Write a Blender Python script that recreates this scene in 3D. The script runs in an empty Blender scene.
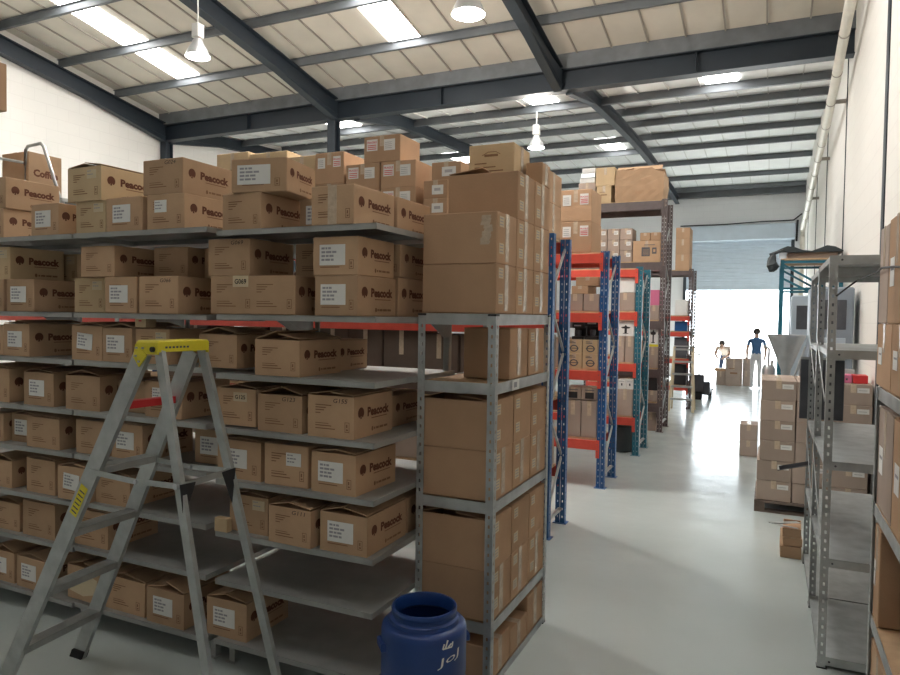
import bpy, math, random
from mathutils import Vector, Matrix
random.seed(7)
D = bpy.data
COL = bpy.context.scene.collection
PI = math.pi

# ------------------------------------------------------------------ materials
def new_mat(name):
    m = D.materials.new(name); m.use_nodes = True
    nt = m.node_tree
    return m, nt, nt.nodes['Principled BSDF']

def mat(name, col, rough=.6, metal=0., noise=.0, scale=8., bump=0., bscale=60., coords='Object', hue_var=0., spec=.5):
    """plain surface with a soft procedural mottling and an optional fine bump"""
    m, nt, b = new_mat(name)
    N, Lk = nt.nodes, nt.links
    b.inputs['Roughness'].default_value = rough
    b.inputs['Metallic'].default_value = metal
    b.inputs['Specular IOR Level'].default_value = spec
    tc = N.new('ShaderNodeTexCoord')
    src = None
    if noise > 0:
        tx = N.new('ShaderNodeTexNoise'); tx.inputs['Scale'].default_value = scale; tx.inputs['Detail'].default_value = 5
        Lk.new(tc.outputs[coords], tx.inputs['Vector'])
        mr = N.new('ShaderNodeMapRange')
        mr.inputs['From Min'].default_value = .3; mr.inputs['From Max'].default_value = .7
        mr.inputs['To Min'].default_value = 1 - noise; mr.inputs['To Max'].default_value = 1 + noise
        Lk.new(tx.outputs['Fac'], mr.inputs['Value'])
        src = mr.outputs['Result']
    if hue_var > 0:
        oi = N.new('ShaderNodeObjectInfo')
        mr2 = N.new('ShaderNodeMapRange')
        mr2.inputs['To Min'].default_value = 1 - hue_var; mr2.inputs['To Max'].default_value = 1 + hue_var
        Lk.new(oi.outputs['Random'], mr2.inputs['Value'])
        if src is None: src = mr2.outputs['Result']
        else:
            mm = N.new('ShaderNodeMath'); mm.operation = 'MULTIPLY'
            Lk.new(src, mm.inputs[0]); Lk.new(mr2.outputs['Result'], mm.inputs[1]); src = mm.outputs[0]
    if src is None:
        b.inputs['Base Color'].default_value = (*col, 1)
    else:
        vm = N.new('ShaderNodeVectorMath'); vm.operation = 'SCALE'
        vm.inputs[0].default_value = col
        Lk.new(src, vm.inputs['Scale']); Lk.new(vm.outputs['Vector'], b.inputs['Base Color'])
    if bump > 0:
        t2 = N.new('ShaderNodeTexNoise'); t2.inputs['Scale'].default_value = bscale; t2.inputs['Detail'].default_value = 3
        Lk.new(tc.outputs[coords], t2.inputs['Vector'])
        bp = N.new('ShaderNodeBump'); bp.inputs['Strength'].default_value = bump; bp.inputs['Distance'].default_value = .01
        Lk.new(t2.outputs['Fac'], bp.inputs['Height']); Lk.new(bp.outputs['Normal'], b.inputs['Normal'])
    return m

def emit(name, col, strength):
    m, nt, b = new_mat(name)
    b.inputs['Base Color'].default_value = (*col, 1)
    b.inputs['Emission Color'].default_value = (*col, 1)
    b.inputs['Emission Strength'].default_value = strength
    return m

KRAFT  = mat('kraft_cardboard', (.485, .325, .205), .85, noise=.07, scale=6, bump=.12, bscale=90, hue_var=.12, spec=.2)
KRAFT2 = mat('plain_kraft_cardboard', (.455, .295, .185), .85, noise=.06, scale=5, bump=.12, bscale=80, hue_var=.08, spec=.2)
PALE   = mat('pale_cardboard', (.56, .42, .26), .85, noise=.06, scale=5, bump=.1, bscale=80, hue_var=.08, spec=.2)
SHADEBX = mat('shade_toned_cardboard', (.15, .11, .09), .85, noise=.08, scale=5, hue_var=.2, spec=.2)  # cardboard coloured dark to stand in for shade inside the nearest rack
GREYBX = mat('greyish_cardboard', (.40, .32, .27), .85, noise=.06, scale=5, hue_var=.12, spec=.2)
INK    = mat('brown_print_ink', (.15, .062, .038), .8, spec=.2)
FAINT  = mat('faint_print_ink', (.26, .15, .085), .8, spec=.2)
PEN    = mat('black_marker', (.03, .028, .03), .7)
PAPER  = mat('white_paper', (.75, .75, .73), .7, noise=.03, scale=20)
YPAPER = mat('yellowed_paper', (.60, .50, .34), .75, noise=.03, scale=20)
MIDGREY = mat('mid_grey_print', (.45, .45, .47), .8)
GREYTX = mat('grey_label_text', (.33, .33, .36), .8)
RED_TX = mat('red_label_text', (.62, .09, .10), .7)
TAPE   = mat('packing_tape', (.56, .45, .34), .25, noise=.12, scale=30, bump=.35, bscale=45)
GALV   = mat('galvanised_steel', (.43, .455, .46), .42, .55, noise=.16, scale=9, bump=.05, bscale=40)
SHELFM = mat('grey_steel_shelf', (.36, .37, .36), .45, .35, noise=.14, scale=5, bump=.04, bscale=40)
ALU    = mat('ladder_aluminium', (.45, .475, .475), .38, .55, noise=.12, scale=14)
BLUE   = mat('blue_rack_paint', (.013, .085, .25), .38, noise=.1, scale=10)
ORANGE = mat('orange_beam_paint', (.60, .075, .05), .42, noise=.08, scale=10)
TEALP  = mat('teal_rack_paint', (.015, .13, .19), .4, noise=.1, scale=10)
BROWNR = mat('brown_rack_paint', (.10, .075, .075), .5, noise=.12, scale=10)
TIMBER = mat('rack_deck_timber', (.50, .34, .20), .8, noise=.15, scale=12)
PALLET = mat('pallet_timber', (.16, .12, .10), .85, noise=.2, scale=10)
STEELD = mat('slate_painted_steel', (.018, .027, .038), .5, noise=.1, scale=3)
PURL   = mat('grey_purlin_steel', (.15, .165, .18), .5, .2, noise=.12, scale=3)
GUTTER = mat('gutter_steel', (.17, .185, .2), .5, .3, noise=.18, scale=4)
SHEET  = mat('cream_roof_sheet', (.68, .64, .56), .6, noise=.06, scale=2)
SHEETW = mat('white_roof_sheet', (.78, .79, .78), .6, noise=.05, scale=2)
SEAM   = mat('roof_sheet_seam', (.36, .33, .29), .7)
SEAM2  = mat('white_sheet_seam', (.60, .60, .58), .7)
DRUMB  = mat('blue_drum_plastic', (.010, .045, .20), .38, noise=.08, scale=7)
WHITE  = mat('white_paint', (.78, .78, .76), .55)
BLACK  = mat('black_plastic', (.02, .021, .024), .5, noise=.1, scale=12)
DGREY  = mat('dark_grey_metal', (.09, .095, .11), .5, .2, noise=.1, scale=12)
YELLOW = mat('yellow_plastic', (.72, .62, .03), .45, noise=.04, scale=15)
REDP   = mat('red_plastic', (.62, .03, .035), .4)
RUBBER = mat('black_rubber', (.015, .015, .016), .8)
STAIN  = mat('stainless_steel', (.58, .60, .62), .3, .8, noise=.08, scale=10)
PIPEW  = mat('cream_duct', (.74, .72, .64), .45, noise=.06, scale=8)
SHUTM  = mat('shutter_grey', (.50, .58, .66), .5, noise=.04, scale=4)
PINK   = mat('pink_carton', (.62, .16, .30), .6)
PLWRAP = mat('black_shrink_wrap', (.03, .04, .045), .45, bump=.6, bscale=25)
SKYL   = emit('rooflight_daylight', (1., .98, .95), 15.)
BULB   = emit('lamp_glow', (1., .95, .86), 40.)
REFL   = mat('lamp_aluminium', (.75, .76, .77), .3, .6)

def floor_mat():
    m, nt, b = new_mat('painted_concrete_floor')
    N, Lk = nt.nodes, nt.links
    tc = N.new('ShaderNodeTexCoord')
    n1 = N.new('ShaderNodeTexNoise'); n1.inputs['Scale'].default_value = .7; n1.inputs['Detail'].default_value = 4; n1.inputs['Roughness'].default_value = .5
    Lk.new(tc.outputs['Object'], n1.inputs['Vector'])
    cr = N.new('ShaderNodeValToRGB')
    cr.color_ramp.elements[0].position = .3; cr.color_ramp.elements[0].color = (.465, .515, .505, 1)
    cr.color_ramp.elements[1].position = .72; cr.color_ramp.elements[1].color = (.52, .575, .565, 1)
    Lk.new(n1.outputs['Fac'], cr.inputs['Fac'])
    n2 = N.new('ShaderNodeTexNoise'); n2.inputs['Scale'].default_value = 3.5; n2.inputs['Detail'].default_value = 6
    Lk.new(tc.outputs['Object'], n2.inputs['Vector'])
    mr = N.new('ShaderNodeMapRange'); mr.inputs['From Min'].default_value = .3; mr.inputs['From Max'].default_value = .7
    mr.inputs['To Min'].default_value = .15; mr.inputs['To Max'].default_value = .27
    Lk.new(n2.outputs['Fac'], mr.inputs['Value'])
    Lk.new(cr.outputs['Color'], b.inputs['Base Color']); Lk.new(mr.outputs['Result'], b.inputs['Roughness'])
    n3 = N.new('ShaderNodeTexNoise'); n3.inputs['Scale'].default_value = 5; n3.inputs['Detail'].default_value = 2
    Lk.new(tc.outputs['Object'], n3.inputs['Vector'])
    bp = N.new('ShaderNodeBump'); bp.inputs['Strength'].default_value = .12; bp.inputs['Distance'].default_value = .02
    Lk.new(n3.outputs['Fac'], bp.inputs['Height']); Lk.new(bp.outputs['Normal'], b.inputs['Normal'])
    return m
FLOOR = floor_mat()

def block_mat(name, col, axis):
    """painted blockwork: fine courses as bump only"""
    m, nt, b = new_mat(name)
    N, Lk = nt.nodes, nt.links
    b.inputs['Base Color'].default_value = (*col, 1); b.inputs['Roughness'].default_value = .75
    tc = N.new('ShaderNodeTexCoord'); mp = N.new('ShaderNodeMapping')
    sep = N.new('ShaderNodeSeparateXYZ'); cmb = N.new('ShaderNodeCombineXYZ')
    Lk.new(tc.outputs['Object'], sep.inputs[0])
    Lk.new(sep.outputs[axis], cmb.inputs['X']); Lk.new(sep.outputs['Z'], cmb.inputs['Y'])
    br = N.new('ShaderNodeTexBrick')
    br.inputs['Scale'].default_value = 1; br.inputs['Brick Width'].default_value = .44; br.inputs['Row Height'].default_value = .22
    br.inputs['Mortar Size'].default_value = .006
    br.inputs['Color1'].default_value = (*col, 1); br.inputs['Color2'].default_value = (*[c*.99 for c in col], 1)
    br.inputs['Mortar'].default_value = (*[c*.94 for c in col], 1)
    Lk.new(cmb.outputs[0], br.inputs['Vector']); Lk.new(br.outputs['Color'], b.inputs['Base Color'])
    bp = N.new('ShaderNodeBump'); bp.inputs['Strength'].default_value = .3; bp.inputs['Distance'].default_value = .006; bp.invert = True
    Lk.new(br.outputs['Fac'], bp.inputs['Height']); Lk.new(bp.outputs['Normal'], b.inputs['Normal'])
    return m
WALLX = block_mat('white_blockwork_side', (.80, .78, .74), 'Y')
WALLY = block_mat('white_blockwork_end', (.78, .79, .80), 'X')
GROUND = mat('pale_yard_concrete', (.70, .70, .68), .8, noise=.06, scale=1)

# ------------------------------------------------------------------ mesh builder
class MB:
    def __init__(s): s.v = []; s.f = []; s.m = []; s.mats = []; s.sm = []
    def mi(s, m):
        if m not in s.mats: s.mats.append(m)
        return s.mats.index(m)
    def raw(s, vs, fs, m, T=None, smooth=False):
        o = len(s.v); k = s.mi(m)
        for p in vs:
            p = Vector(p)
            s.v.append(T @ p if T is not None else p)
        for f in fs:
            s.f.append([o+i for i in f]); s.m.append(k); s.sm.append(smooth)
        return s
    def convex(s, vs, fs, m, T=None):
        vs = [Vector(p) for p in vs]; c = sum(vs, Vector())/len(vs); out = []
        for f in fs:
            a, b_, d = vs[f[0]], vs[f[1]], vs[f[2]]
            n = (b_-a).cross(d-a); fc = sum((vs[i] for i in f), Vector())/len(f)
            out.append(list(f) if n.dot(fc-c) >= 0 else list(f)[::-1])
        return s.raw(vs, out, m, T)
    def box(s, x0, y0, z0, x1, y1, z1, m, T=None, c=0):
        if x1 < x0: x0, x1 = x1, x0
        if y1 < y0: y0, y1 = y1, y0
        if z1 < z0: z0, z1 = z1, z0
        if c <= 0:
            vs = [(x, y, z) for x in (x0, x1) for y in (y0, y1) for z in (z0, z1)]
            return s.convex(vs, [(0,1,3,2),(4,5,7,6),(0,1,5,4),(2,3,7,6),(0,2,6,4),(1,3,7,5)], m, T)
        vs = []; ix = {}
        for a in (0, 1):
            for b_ in (0, 1):
                for d in (0, 1):
                    X, Y, Z = (x0, x1)[a], (y0, y1)[b_], (z0, z1)[d]
                    xi, yi, zi = X+(c, -c)[a], Y+(c, -c)[b_], Z+(c, -c)[d]
                    for ax, p in enumerate(((X, yi, zi), (xi, Y, zi), (xi, yi, Z))):
                        ix[(a, b_, d, ax)] = len(vs); vs.append(p)
        fs = []
        for q in (0, 1):
            fs.append([ix[(q,0,0,0)], ix[(q,1,0,0)], ix[(q,1,1,0)], ix[(q,0,1,0)]])
            fs.append([ix[(0,q,0,1)], ix[(1,q,0,1)], ix[(1,q,1,1)], ix[(0,q,1,1)]])
            fs.append([ix[(0,0,q,2)], ix[(1,0,q,2)], ix[(1,1,q,2)], ix[(0,1,q,2)]])
        for p in (0, 1):
            for q in (0, 1):
                fs.append([ix[(p,q,0,0)], ix[(p,q,1,0)], ix[(p,q,1,1)], ix[(p,q,0,1)]])
                fs.append([ix[(p,0,q,0)], ix[(p,1,q,0)], ix[(p,1,q,2)], ix[(p,0,q,2)]])
                fs.append([ix[(0,p,q,1)], ix[(1,p,q,1)], ix[(1,p,q,2)], ix[(0,p,q,2)]])
        for a in (0, 1):
            for b_ in (0, 1):
                for d in (0, 1): fs.append([ix[(a,b_,d,0)], ix[(a,b_,d,1)], ix[(a,b_,d,2)]])
        return s.convex(vs, fs, m, T)
    def quad(s, a, b, c, d, m, T=None): return s.raw([a, b, c, d], [(0, 1, 2, 3)], m, T)
    def bar(s, p0, p1, w, t, m, up=(0, 0, 1), T=None, c=0):
        """rectangular bar from p0 to p1; t is measured along `up`, w across it"""
        p0, p1 = Vector(p0), Vector(p1); d = p1-p0; L = d.length; d.normalize()
        u = Vector(up); u = u - d*u.dot(d)
        if u.length < 1e-5: u = Vector((1, 0, 0)) - d*d.x
        u.normalize(); r = d.cross(u)
        M = Matrix(((r.x, d.x, u.x, p0.x), (r.y, d.y, u.y, p0.y), (r.z, d.z, u.z, p0.z), (0, 0, 0, 1)))
        if T is not None: M = T @ M
        return s.box(-w/2, 0, -t/2, w/2, L, t/2, m, M, c)
    def tube(s, pts, r, m, n=10, T=None, closed=False):
        pts = [Vector(p) for p in pts]; rings = []; up = Vector((0, 0, 1))
        for i, p in enumerate(pts):
            a = pts[max(i-1, 0)]; b_ = pts[min(i+1, len(pts)-1)]
            d = (b_-a).normalized()
            u = up - d*up.dot(d)
            if u.length < .05: u = Vector((1, 0, 0)) - d*d.x
            u.normalize(); w = d.cross(u); rr = r[i] if isinstance(r, (list, tuple)) else r
            rings.append([p + u*math.cos(2*PI*k/n)*rr + w*math.sin(2*PI*k/n)*rr for k in range(n)])
        vs = [q for rg in rings for q in rg]
        fs = [(i*n+k, i*n+(k+1) % n, (i+1)*n+(k+1) % n, (i+1)*n+k) for i in range(len(pts)-1) for k in range(n)]
        fs.append(tuple(range(n))[::-1]); fs.append(tuple((len(pts)-1)*n+k for k in range(n)))
        return s.raw(vs, fs, m, T, True)
    def lathe(s, prof, m, n=32, T=None, cap0=True, cap1=True):
        vs = [(r*math.cos(2*PI*k/n), r*math.sin(2*PI*k/n), z) for r, z in prof for k in range(n)]
        fs = [(i*n+k, i*n+(k+1) % n, (i+1)*n+(k+1) % n, (i+1)*n+k) for i in range(len(prof)-1) for k in range(n)]
        if cap0: fs.append(tuple(range(n))[::-1])
        if cap1: fs.append(tuple((len(prof)-1)*n+k for k in range(n)))
        return s.raw(vs, fs, m, T, True)
    def mesh(s, name):
        me = D.meshes.new(name)
        me.from_pydata([tuple(p) for p in s.v], [], s.f)
        for m in s.mats: me.materials.append(m)
        me.polygons.foreach_set('material_index', s.m)
        me.polygons.foreach_set('use_smooth', s.sm)
        me.update()
        if any(s.sm): me.set_sharp_from_angle(angle=math.radians(38))
        return me
    def build(s, name, parent=None, loc=(0, 0, 0)):
        return link(name, s.mesh(name), parent, loc)

def link(name, me, parent=None, loc=(0, 0, 0)):
    o = D.objects.new(name, me); COL.objects.link(o)
    o.location = loc
    if parent is not None: o.parent = parent
    return o

def tag(o, label, cat, group=None):
    o['label'] = label; o['category'] = cat
    if group: o['group'] = group
    return o

def thing(name, label, cat, loc=(0, 0, 0), rz=0., group=None):
    o = D.objects.new(name, None); COL.objects.link(o)
    o.empty_display_size = .1
    o.location = loc; o.rotation_euler = (0, 0, rz)
    return tag(o, label, cat, group)

def struct(o):
    o['kind'] = 'structure'; return o

# ------------------------------------------------------------------ lettering
_txt = {}
def text_geo(t, bold=0.):
    """2-D outline mesh of a string, cap height about 0.7, starting at x=0"""
    if (t, bold) in _txt: return _txt[(t, bold)]
    cu = D.curves.new('lettering', 'FONT'); cu.body = t; cu.offset = bold; cu.resolution_u = 2
    o = D.objects.new('lettering', cu); COL.objects.link(o)
    bpy.context.view_layer.update()
    me = D.meshes.new_from_object(o.evaluated_get(bpy.context.evaluated_depsgraph_get()))
    vs = [tuple(v.co) for v in me.vertices]; fs = [tuple(p.vertices) for p in me.polygons]
    D.objects.remove(o); D.curves.remove(cu); D.meshes.remove(me)
    x0 = min(v[0] for v in vs); x1 = max(v[0] for v in vs)
    _txt[(t, bold)] = ([(v[0]-x0, v[1]) for v in vs], fs, x1-x0)
    return _txt[(t, bold)]

def put_text(mb, t, o, u, v, width, m, bold=0., height=None, slant=0.):
    """letters lie in the plane o + u*x + v*y, `width` long in all"""
    vs, fs, W = text_geo(t, bold)
    o, u, v = Vector(o), Vector(u), Vector(v); k = width/W; kv = k if height is None else height/.7
    mb.raw([o + u*(x*k + slant*y*kv) + v*(y*kv) for x, y in vs], fs, m)
# ------------------------------------------------------------------ camera and world
cam = D.cameras.new('camera'); cam.sensor_width = 36; cam.lens = 690/900*36; cam.clip_end = 200
co = D.objects.new('camera', cam); COL.objects.link(co)
R_ = ((0.90711868, -0.02700066, -0.42000792), (0.42061366, 0.02300231, 0.9069482), (0.01482705, 0.99937073, -0.03222267))
co.matrix_world = Matrix([[r[0], r[1], -r[2], t] for r, t in zip(R_, (0, 0, 2.0))] + [[0, 0, 0, 1]])
bpy.context.scene.camera = co
w = D.worlds.new('sky'); bpy.context.scene.world = w; w.use_nodes = True
bg = w.node_tree.nodes['Background']; bg.inputs['Color'].default_value = (.86, .94, 1, 1); bg.inputs['Strength'].default_value = 9.0
sun = D.lights.new('sun', 'SUN'); sun.energy = 28; sun.angle = .02; sun.color = (1, .96, .9)
so = D.objects.new('sun', sun); COL.objects.link(so)
so.rotation_euler = Vector((-.25, -.75, -1.0)).to_track_quat('-Z', 'Y').to_euler()
vs_ = bpy.context.scene.view_settings
vs_.view_transform = 'Standard'; vs_.look = 'None'; vs_.gamma = 1; vs_.use_curve_mapping = False; vs_.exposure = 0.0

# ------------------------------------------------------------------ building shell
XL, XR, YF, YV, YB = -12.0, 0.95, -7.0, 11.0, 25.5
def roof1(y): return 6.2 + .165*(11-y) if y >= 2 else 6.2 + .165*9 - .165*(2-y)
R2 = [(11.0, 5.98), (11.5, 6.05), (13.2, 6.2), (14.9, 6.44), (16.6, 6.64), (18.3, 6.74), (20, 6.80), (21.7, 6.75), (23.4, 6.62), (25.5, 6.50)]
def roof2(y):
    for (a, za), (b_, zb) in zip(R2, R2[1:]):
        if a <= y <= b_: return za + (zb-za)*(y-a)/(b_-a)
    return R2[-1][1]

mb = MB(); mb.box(XL-.2, YF-.2, -.15, XR+.2, YB+.1, 0, FLOOR); struct(mb.build('floor'))
mb = MB(); mb.box(-40, YB+.1, -.2, 40, 90, -.01, GROUND); struct(mb.build('ground_outside'))

def side_wall(name, x, t, m):
    ys = [YF, 2, 11, 11.001] + [p[0] for p in R2[1:]]
    mb = MB()
    for a, b_ in zip(ys, ys[1:]):
        za = (roof1(a) if a <= 11 else roof2(a)) + .05; zb = (roof1(b_) if b_ <= 11 else roof2(b_)) + .05
        vs = [(xx, yy, zz) for xx in (x, x+t) for yy, zz in ((a, 0), (b_, 0), (b_, zb), (a, za))]
        mb.convex(vs, [(0,1,2,3), (4,5,6,7), (0,1,5,4), (1,2,6,5), (2,3,7,6), (3,0,4,7)], m)
    return struct(mb.build(name))
side_wall('wall_left', XL, -.2, WALLX)
wr = side_wall('wall_right', XR, .2, WALLX)
mb = MB()
for y, wd in ((3.6, .04), (7.7, .16), (11.75, .04), (15.6, .09), (18.9, .09), (23, .05)):
    mb.box(XR-.012, y-wd/2, .0, XR-.0005, y+wd/2, 5.9, STEELD)
struct(mb.build('joint_strip', wr))
mb = MB(); mb.box(XL-.2, YF-.2, 0, XR+.2, YF, 6.5, WALLY); struct(mb.build('wall_front'))
DX0, DX1, DZ = -2.75, .62, 4.75
mb = MB()
mb.box(XL-.2, YB, 0, DX0, YB+.2, 6.6, WALLY); mb.box(DX1, YB, 0, XR+.2, YB+.2, 6.6, WALLY); mb.box(DX0, YB, DZ, DX1, YB+.2, 6.6, WALLY)
struct(mb.build('wall_back'))

# roller door, its curtain rolled part of the way down
mb = MB()
for i in range(19):
    z = 3.07 + i*.0865
    mb.box(DX0+.04, YB+.02, z, DX1-.04, YB+.05, z+.074, SHUTM, c=.012)
    mb.box(DX0+.04, YB+.03, z+.07, DX1-.04, YB+.045, z+.09, SHUTM)
mb.box(DX0+.04, YB+.01, 3.0, DX1-.04, YB+.06, 3.075, SHUTM, c=.01)
door = struct(mb.build('door_1'))
mb = MB(); mb.box(DX0-.1, YB-.34, 4.66, DX1+.06, YB-.002, 5.18, SHUTM, c=.02); struct(mb.build('shutter_housing', door))
for x in (DX0, DX1):
    mb = MB(); mb.box(x-.05, YB-.06, 0, x+.05, YB-.002, 4.66, STEELD); struct(mb.build('guide_rail', door))

# roof: sheets with raised seams, then frames and purlins under them
mb = MB()
def sheet(y0, y1, fn, m, seam):
    z0, z1 = fn(y0), fn(y1)
    vs = [(x, y, z+dz) for dz in (0, .06) for x, y, z in ((XL-.2, y0, z0), (XR+.2, y0, z0), (XR+.2, y1, z1), (XL-.2, y1, z1))]
    mb.convex(vs, [(0,1,2,3), (4,5,6,7), (0,1,5,4), (1,2,6,5), (2,3,7,6), (3,0,4,7)], m)
    x = XL + .3
    while x < XR:
        mb.bar((x, y0, z0-.012), (x, y1, z1-.012), .022, .024, seam); x += .55
sheet(YF-.2, 2, roof1, SHEET, SEAM); sheet(2, 11.05, roof1, SHEET, SEAM)
for (a, za), (b_, zb) in zip(R2, R2[1:]): sheet(a, b_+.01, roof2, SHEETW, SEAM2)
mb.box(XL-.2, 10.9, 5.98, XR+.2, 11.05, 6.26, GUTTER)
roof = struct(mb.build('ceiling'))

def ibeam(mb, p0, p1, h, b_, m):
    """I-section hung below the line p0-p1 (which is its top)"""
    p0, p1 = Vector(p0), Vector(p1)
    for dz, ww, tt in ((-.009, b_, .018), (-h/2, .014, h-.03), (-h+.009, b_, .018)):
        mb.bar(p0+Vector((0, 0, dz)), p1+Vector((0, 0, dz)), ww, tt, m)

ys1 = [11 - 1.2*k for k in range(1, 8)] + [2.05] + [.8 - 1.2*k for k in range(7)]
for y in ys1:
    mb = MB(); z = roof1(y) - .014
    mb.box(XL, y-.035, z-.012, XR, y+.035, z, PURL); mb.box(XL, y-.006, z-.115, XR, y+.006, z, PURL); mb.box(XL, y-.006, z-.125, XR, y+.05, z-.115, PURL)
    struct(mb.build('purlin', roof))
for k in range(9):
    y = 11.6 + 1.7*k - (.1 if k == 8 else 0)
    mb = MB(); z = roof2(y) - .014
    mb.box(XL, y-.04, z-.012, XR, y+.04, z, PURL); mb.box(XL, y-.008, z-.125, XR, y+.008, z, PURL); mb.box(XL, y-.008, z-.135, XR, y+.06, z-.125, PURL)
    struct(mb.build('purlin', roof))
for x in (-11.88, -7.5, -3.2):
    mb = MB()
    ibeam(mb, (x, 10.9, roof1(10.9)-.2), (x, 2, roof1(2)-.2), .3, .16, STEELD)
    ibeam(mb, (x, 2, roof1(2)-.2), (x, YF, roof1(YF)-.2), .3, .16, STEELD)
    vs = [(x+s*.07, y, z) for s in (-1, 1) for y, z in ((10.9, 5.62), (10.9, 5.95), (8.9, roof1(8.9)-.49))]
    mb.convex(vs, [(0,1,2), (3,4,5), (0,1,4,3), (1,2,5,4), (0,2,5,3)], STEELD)
    struct(mb.build('rafter', roof))
for x in (-11.88, -7.1, -3.05):
    mb = MB(); pr = [(11.0, 5.98), (12.3, 6.1), (13.6, 6.2), (14.9, 6.27), (16.6, 6.36), (18.3, 6.40), (20, 6.40), (22, 6.36), (25.4, 6.25)]
    for a, b_ in zip(pr, pr[1:]): ibeam(mb, (x, *a), (x, *b_), .24, .14, STEELD)
    vs = [(x+s*.06, y, z) for s in (-1, 1) for y, z in ((11.05, 5.6), (11.05, 5.8), (12.6, 5.88))]
    mb.convex(vs, [(0,1,2), (3,4,5), (0,1,4,3), (1,2,5,4), (0,2,5,3)], STEELD)
    struct(mb.build('rafter', roof))
mb = MB(); ibeam(mb, (XL, 11, 5.98), (XR, 11, 5.98), .34, .2, STEELD)
for x in (-9.6, -5.3, -1.1): mb.box(x-.006, 10.9, 5.64, x+.006, 11.1, 5.97, STEELD)
struct(mb.build('valley_beam', roof))
mb = MB(); ibeam(mb, (XL, YB-.12, 6.42), (XR, YB-.12, 6.42), .24, .16, PURL); struct(mb.build('eaves_beam', roof))
for x, y in ((-11.88, 11), (-7.58, 11)):
    mb = MB()
    for dy in (-.09, .09): mb.box(x-.08, y+dy-.008, 0, x+.08, y+dy+.008, 5.65, STEELD)
    mb.box(x-.006, y-.09, 0, x+.006, y+.09, 5.65, STEELD); mb.box(x-.14, y-.14, 0, x+.14, y+.14, .015, STEELD)
    struct(mb.build('column', roof))
mb = MB(); mb.tube([(XL+.06, 15.5, .0), (XL+.06, 15.5, 6.4)], .05, STEELD); struct(mb.build('wall_post', roof))

# rooflights: translucent sheets letting daylight through, plus an unseen near row added for fill
n = 0
def rooflight(x, hw, y0, y1, fn):
    global n; n += 1
    mb = MB(); z0, z1 = fn(y0)-.004, fn(y1)-.004
    vs = [(x+sx*hw, y, z+dz) for dz in (-.02, 0) for sx, y, z in ((-1, y0, z0), (1, y0, z0), (1, y1, z1), (-1, y1, z1))]
    mb.convex(vs, [(0,1,2,3), (4,5,6,7), (0,1,5,4), (1,2,6,5), (2,3,7,6), (3,0,4,7)], SKYL)
    struct(mb.build('window_%d' % n))
for x, y1 in ((-10.0, 9.75), (-5.4, 9.85), (-.9, 8.9)):
    rooflight(x, .27, 5.2, y1, roof1)
    rooflight(x, .27, .1, 1.7, roof1)  # out-of-view glowing panels, added to light the ladder treads and carton fronts
for x in (-8.6, -4.1, -.88): rooflight(x, .27, 11.55, 13.15, roof2)
for x in (-8.6, -4.1): rooflight(x, .27, 18.4, 19.9, roof2)

# drain duct along the top of the right wall, dropping at the back corner
mb = MB()
DU = [(-6.5, 6.1), (6, 5.95), (9.4, 5.70), (11.2, 5.40), (12.8, 5.22), (15.4, 5.06), (19, 4.72), (21.2, 4.56)]
mb.tube([(.75, *p) for p in DU] + [(.75, 21.36, 4.5), (.75, 21.4, 4.3), (.75, 21.4, .05)], .062, PIPEW, 16)
duct = tag(mb.build('duct'), 'cream round duct running along the top of the right wall', 'pipe')
def du(y):
    for (a, za), (b_, zb) in zip(DU, DU[1:]):
        if a <= y <= b_: return za + (zb-za)*(y-a)/(b_-a)
for k in range(27):
    y = -6 + k*1.0; z = du(y)
    mb = MB(); mb.tube([(.75, y-.015, z), (.75, y+.015, z)], .067, SEAM, 16)
    if k % 3 == 0: mb.box(.75, y-.015, z-.03, XR-.002, y+.015, z+.03, SEAM)
    mb.build('joint_band', duct)
mb = MB()
mb.tube([(-2.9, YB-.37, 5.2), (-1.5, YB-.37, 5.2), (-.3, YB-.37, 5.25), (.3, YB-.3, 5.26), (.62, YB-.06, 5.3), (.86, YB-.06, 5.5)], .022, BLACK, 6)
mb.tube([(.74, YB-.06, 5.3), (.72, YB-.06, 4.6)], .03, BLACK, 6)
tag(mb.build('cable'), 'black cable along the top of the roller shutter housing', 'cable')

# high-bay lamps
def lamp(x, y, z, ztop, label, sc=1.):
    t = thing('pendant_lamp', label, 'lamp', (x, y, z), 0, 'high-bay lamps under the roof')
    mb = MB(); mb.tube([(0, 0, .42*sc), (0, 0, ztop-z)], .008, WHITE, 6); mb.build('cord', t)
    mb = MB(); mb.box(-.075*sc, -.075*sc, .2*sc, .075*sc, .075*sc, .43*sc, WHITE, c=.01); mb.build('ballast_box', t)
    mb = MB()
    pr = [(.05, .2), (.075, .17), (.10, .11), (.15, .03), (.19, -.06), (.20, -.1)]
    mb.lathe([(r*sc, q*sc) for r, q in pr] + [((r-.006)*sc, q*sc) for r, q in pr[::-1]], REFL, 28, cap0=False, cap1=False); mb.build('reflector', t)
    mb = MB(); mb.lathe([(.02*sc, .16*sc), (.05*sc, .1*sc), (.06*sc, .02*sc), (.045*sc, -.04*sc), (.0, -.07*sc)], BULB, 16, cap1=False); mb.build('bulb', t)
    l = D.lights.new('lamp_light', 'POINT'); l.energy = 300; l.shadow_soft_size = .1; l.color = (1, .95, .87)
    lo = D.objects.new('lamp_light', l); COL.objects.link(lo); lo.location = (0, 0, -.16*sc); lo.parent = t
lamp(-6.5, 6.5, 5.22, roof1(6.5)-.2, 'white high-bay lamp glaring over the stacked cartons on the left', .75)
lamp(-3.3, 7.5, 5.62, roof1(7.5)-.2, 'glowing high-bay lamp at the top edge, between the two lit roof panels')
lamp(-4.23, 13, 5.37, roof2(13)-.2, 'lit bell-shaped high-bay lamp hanging beyond the dark valley beam', .82)
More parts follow.
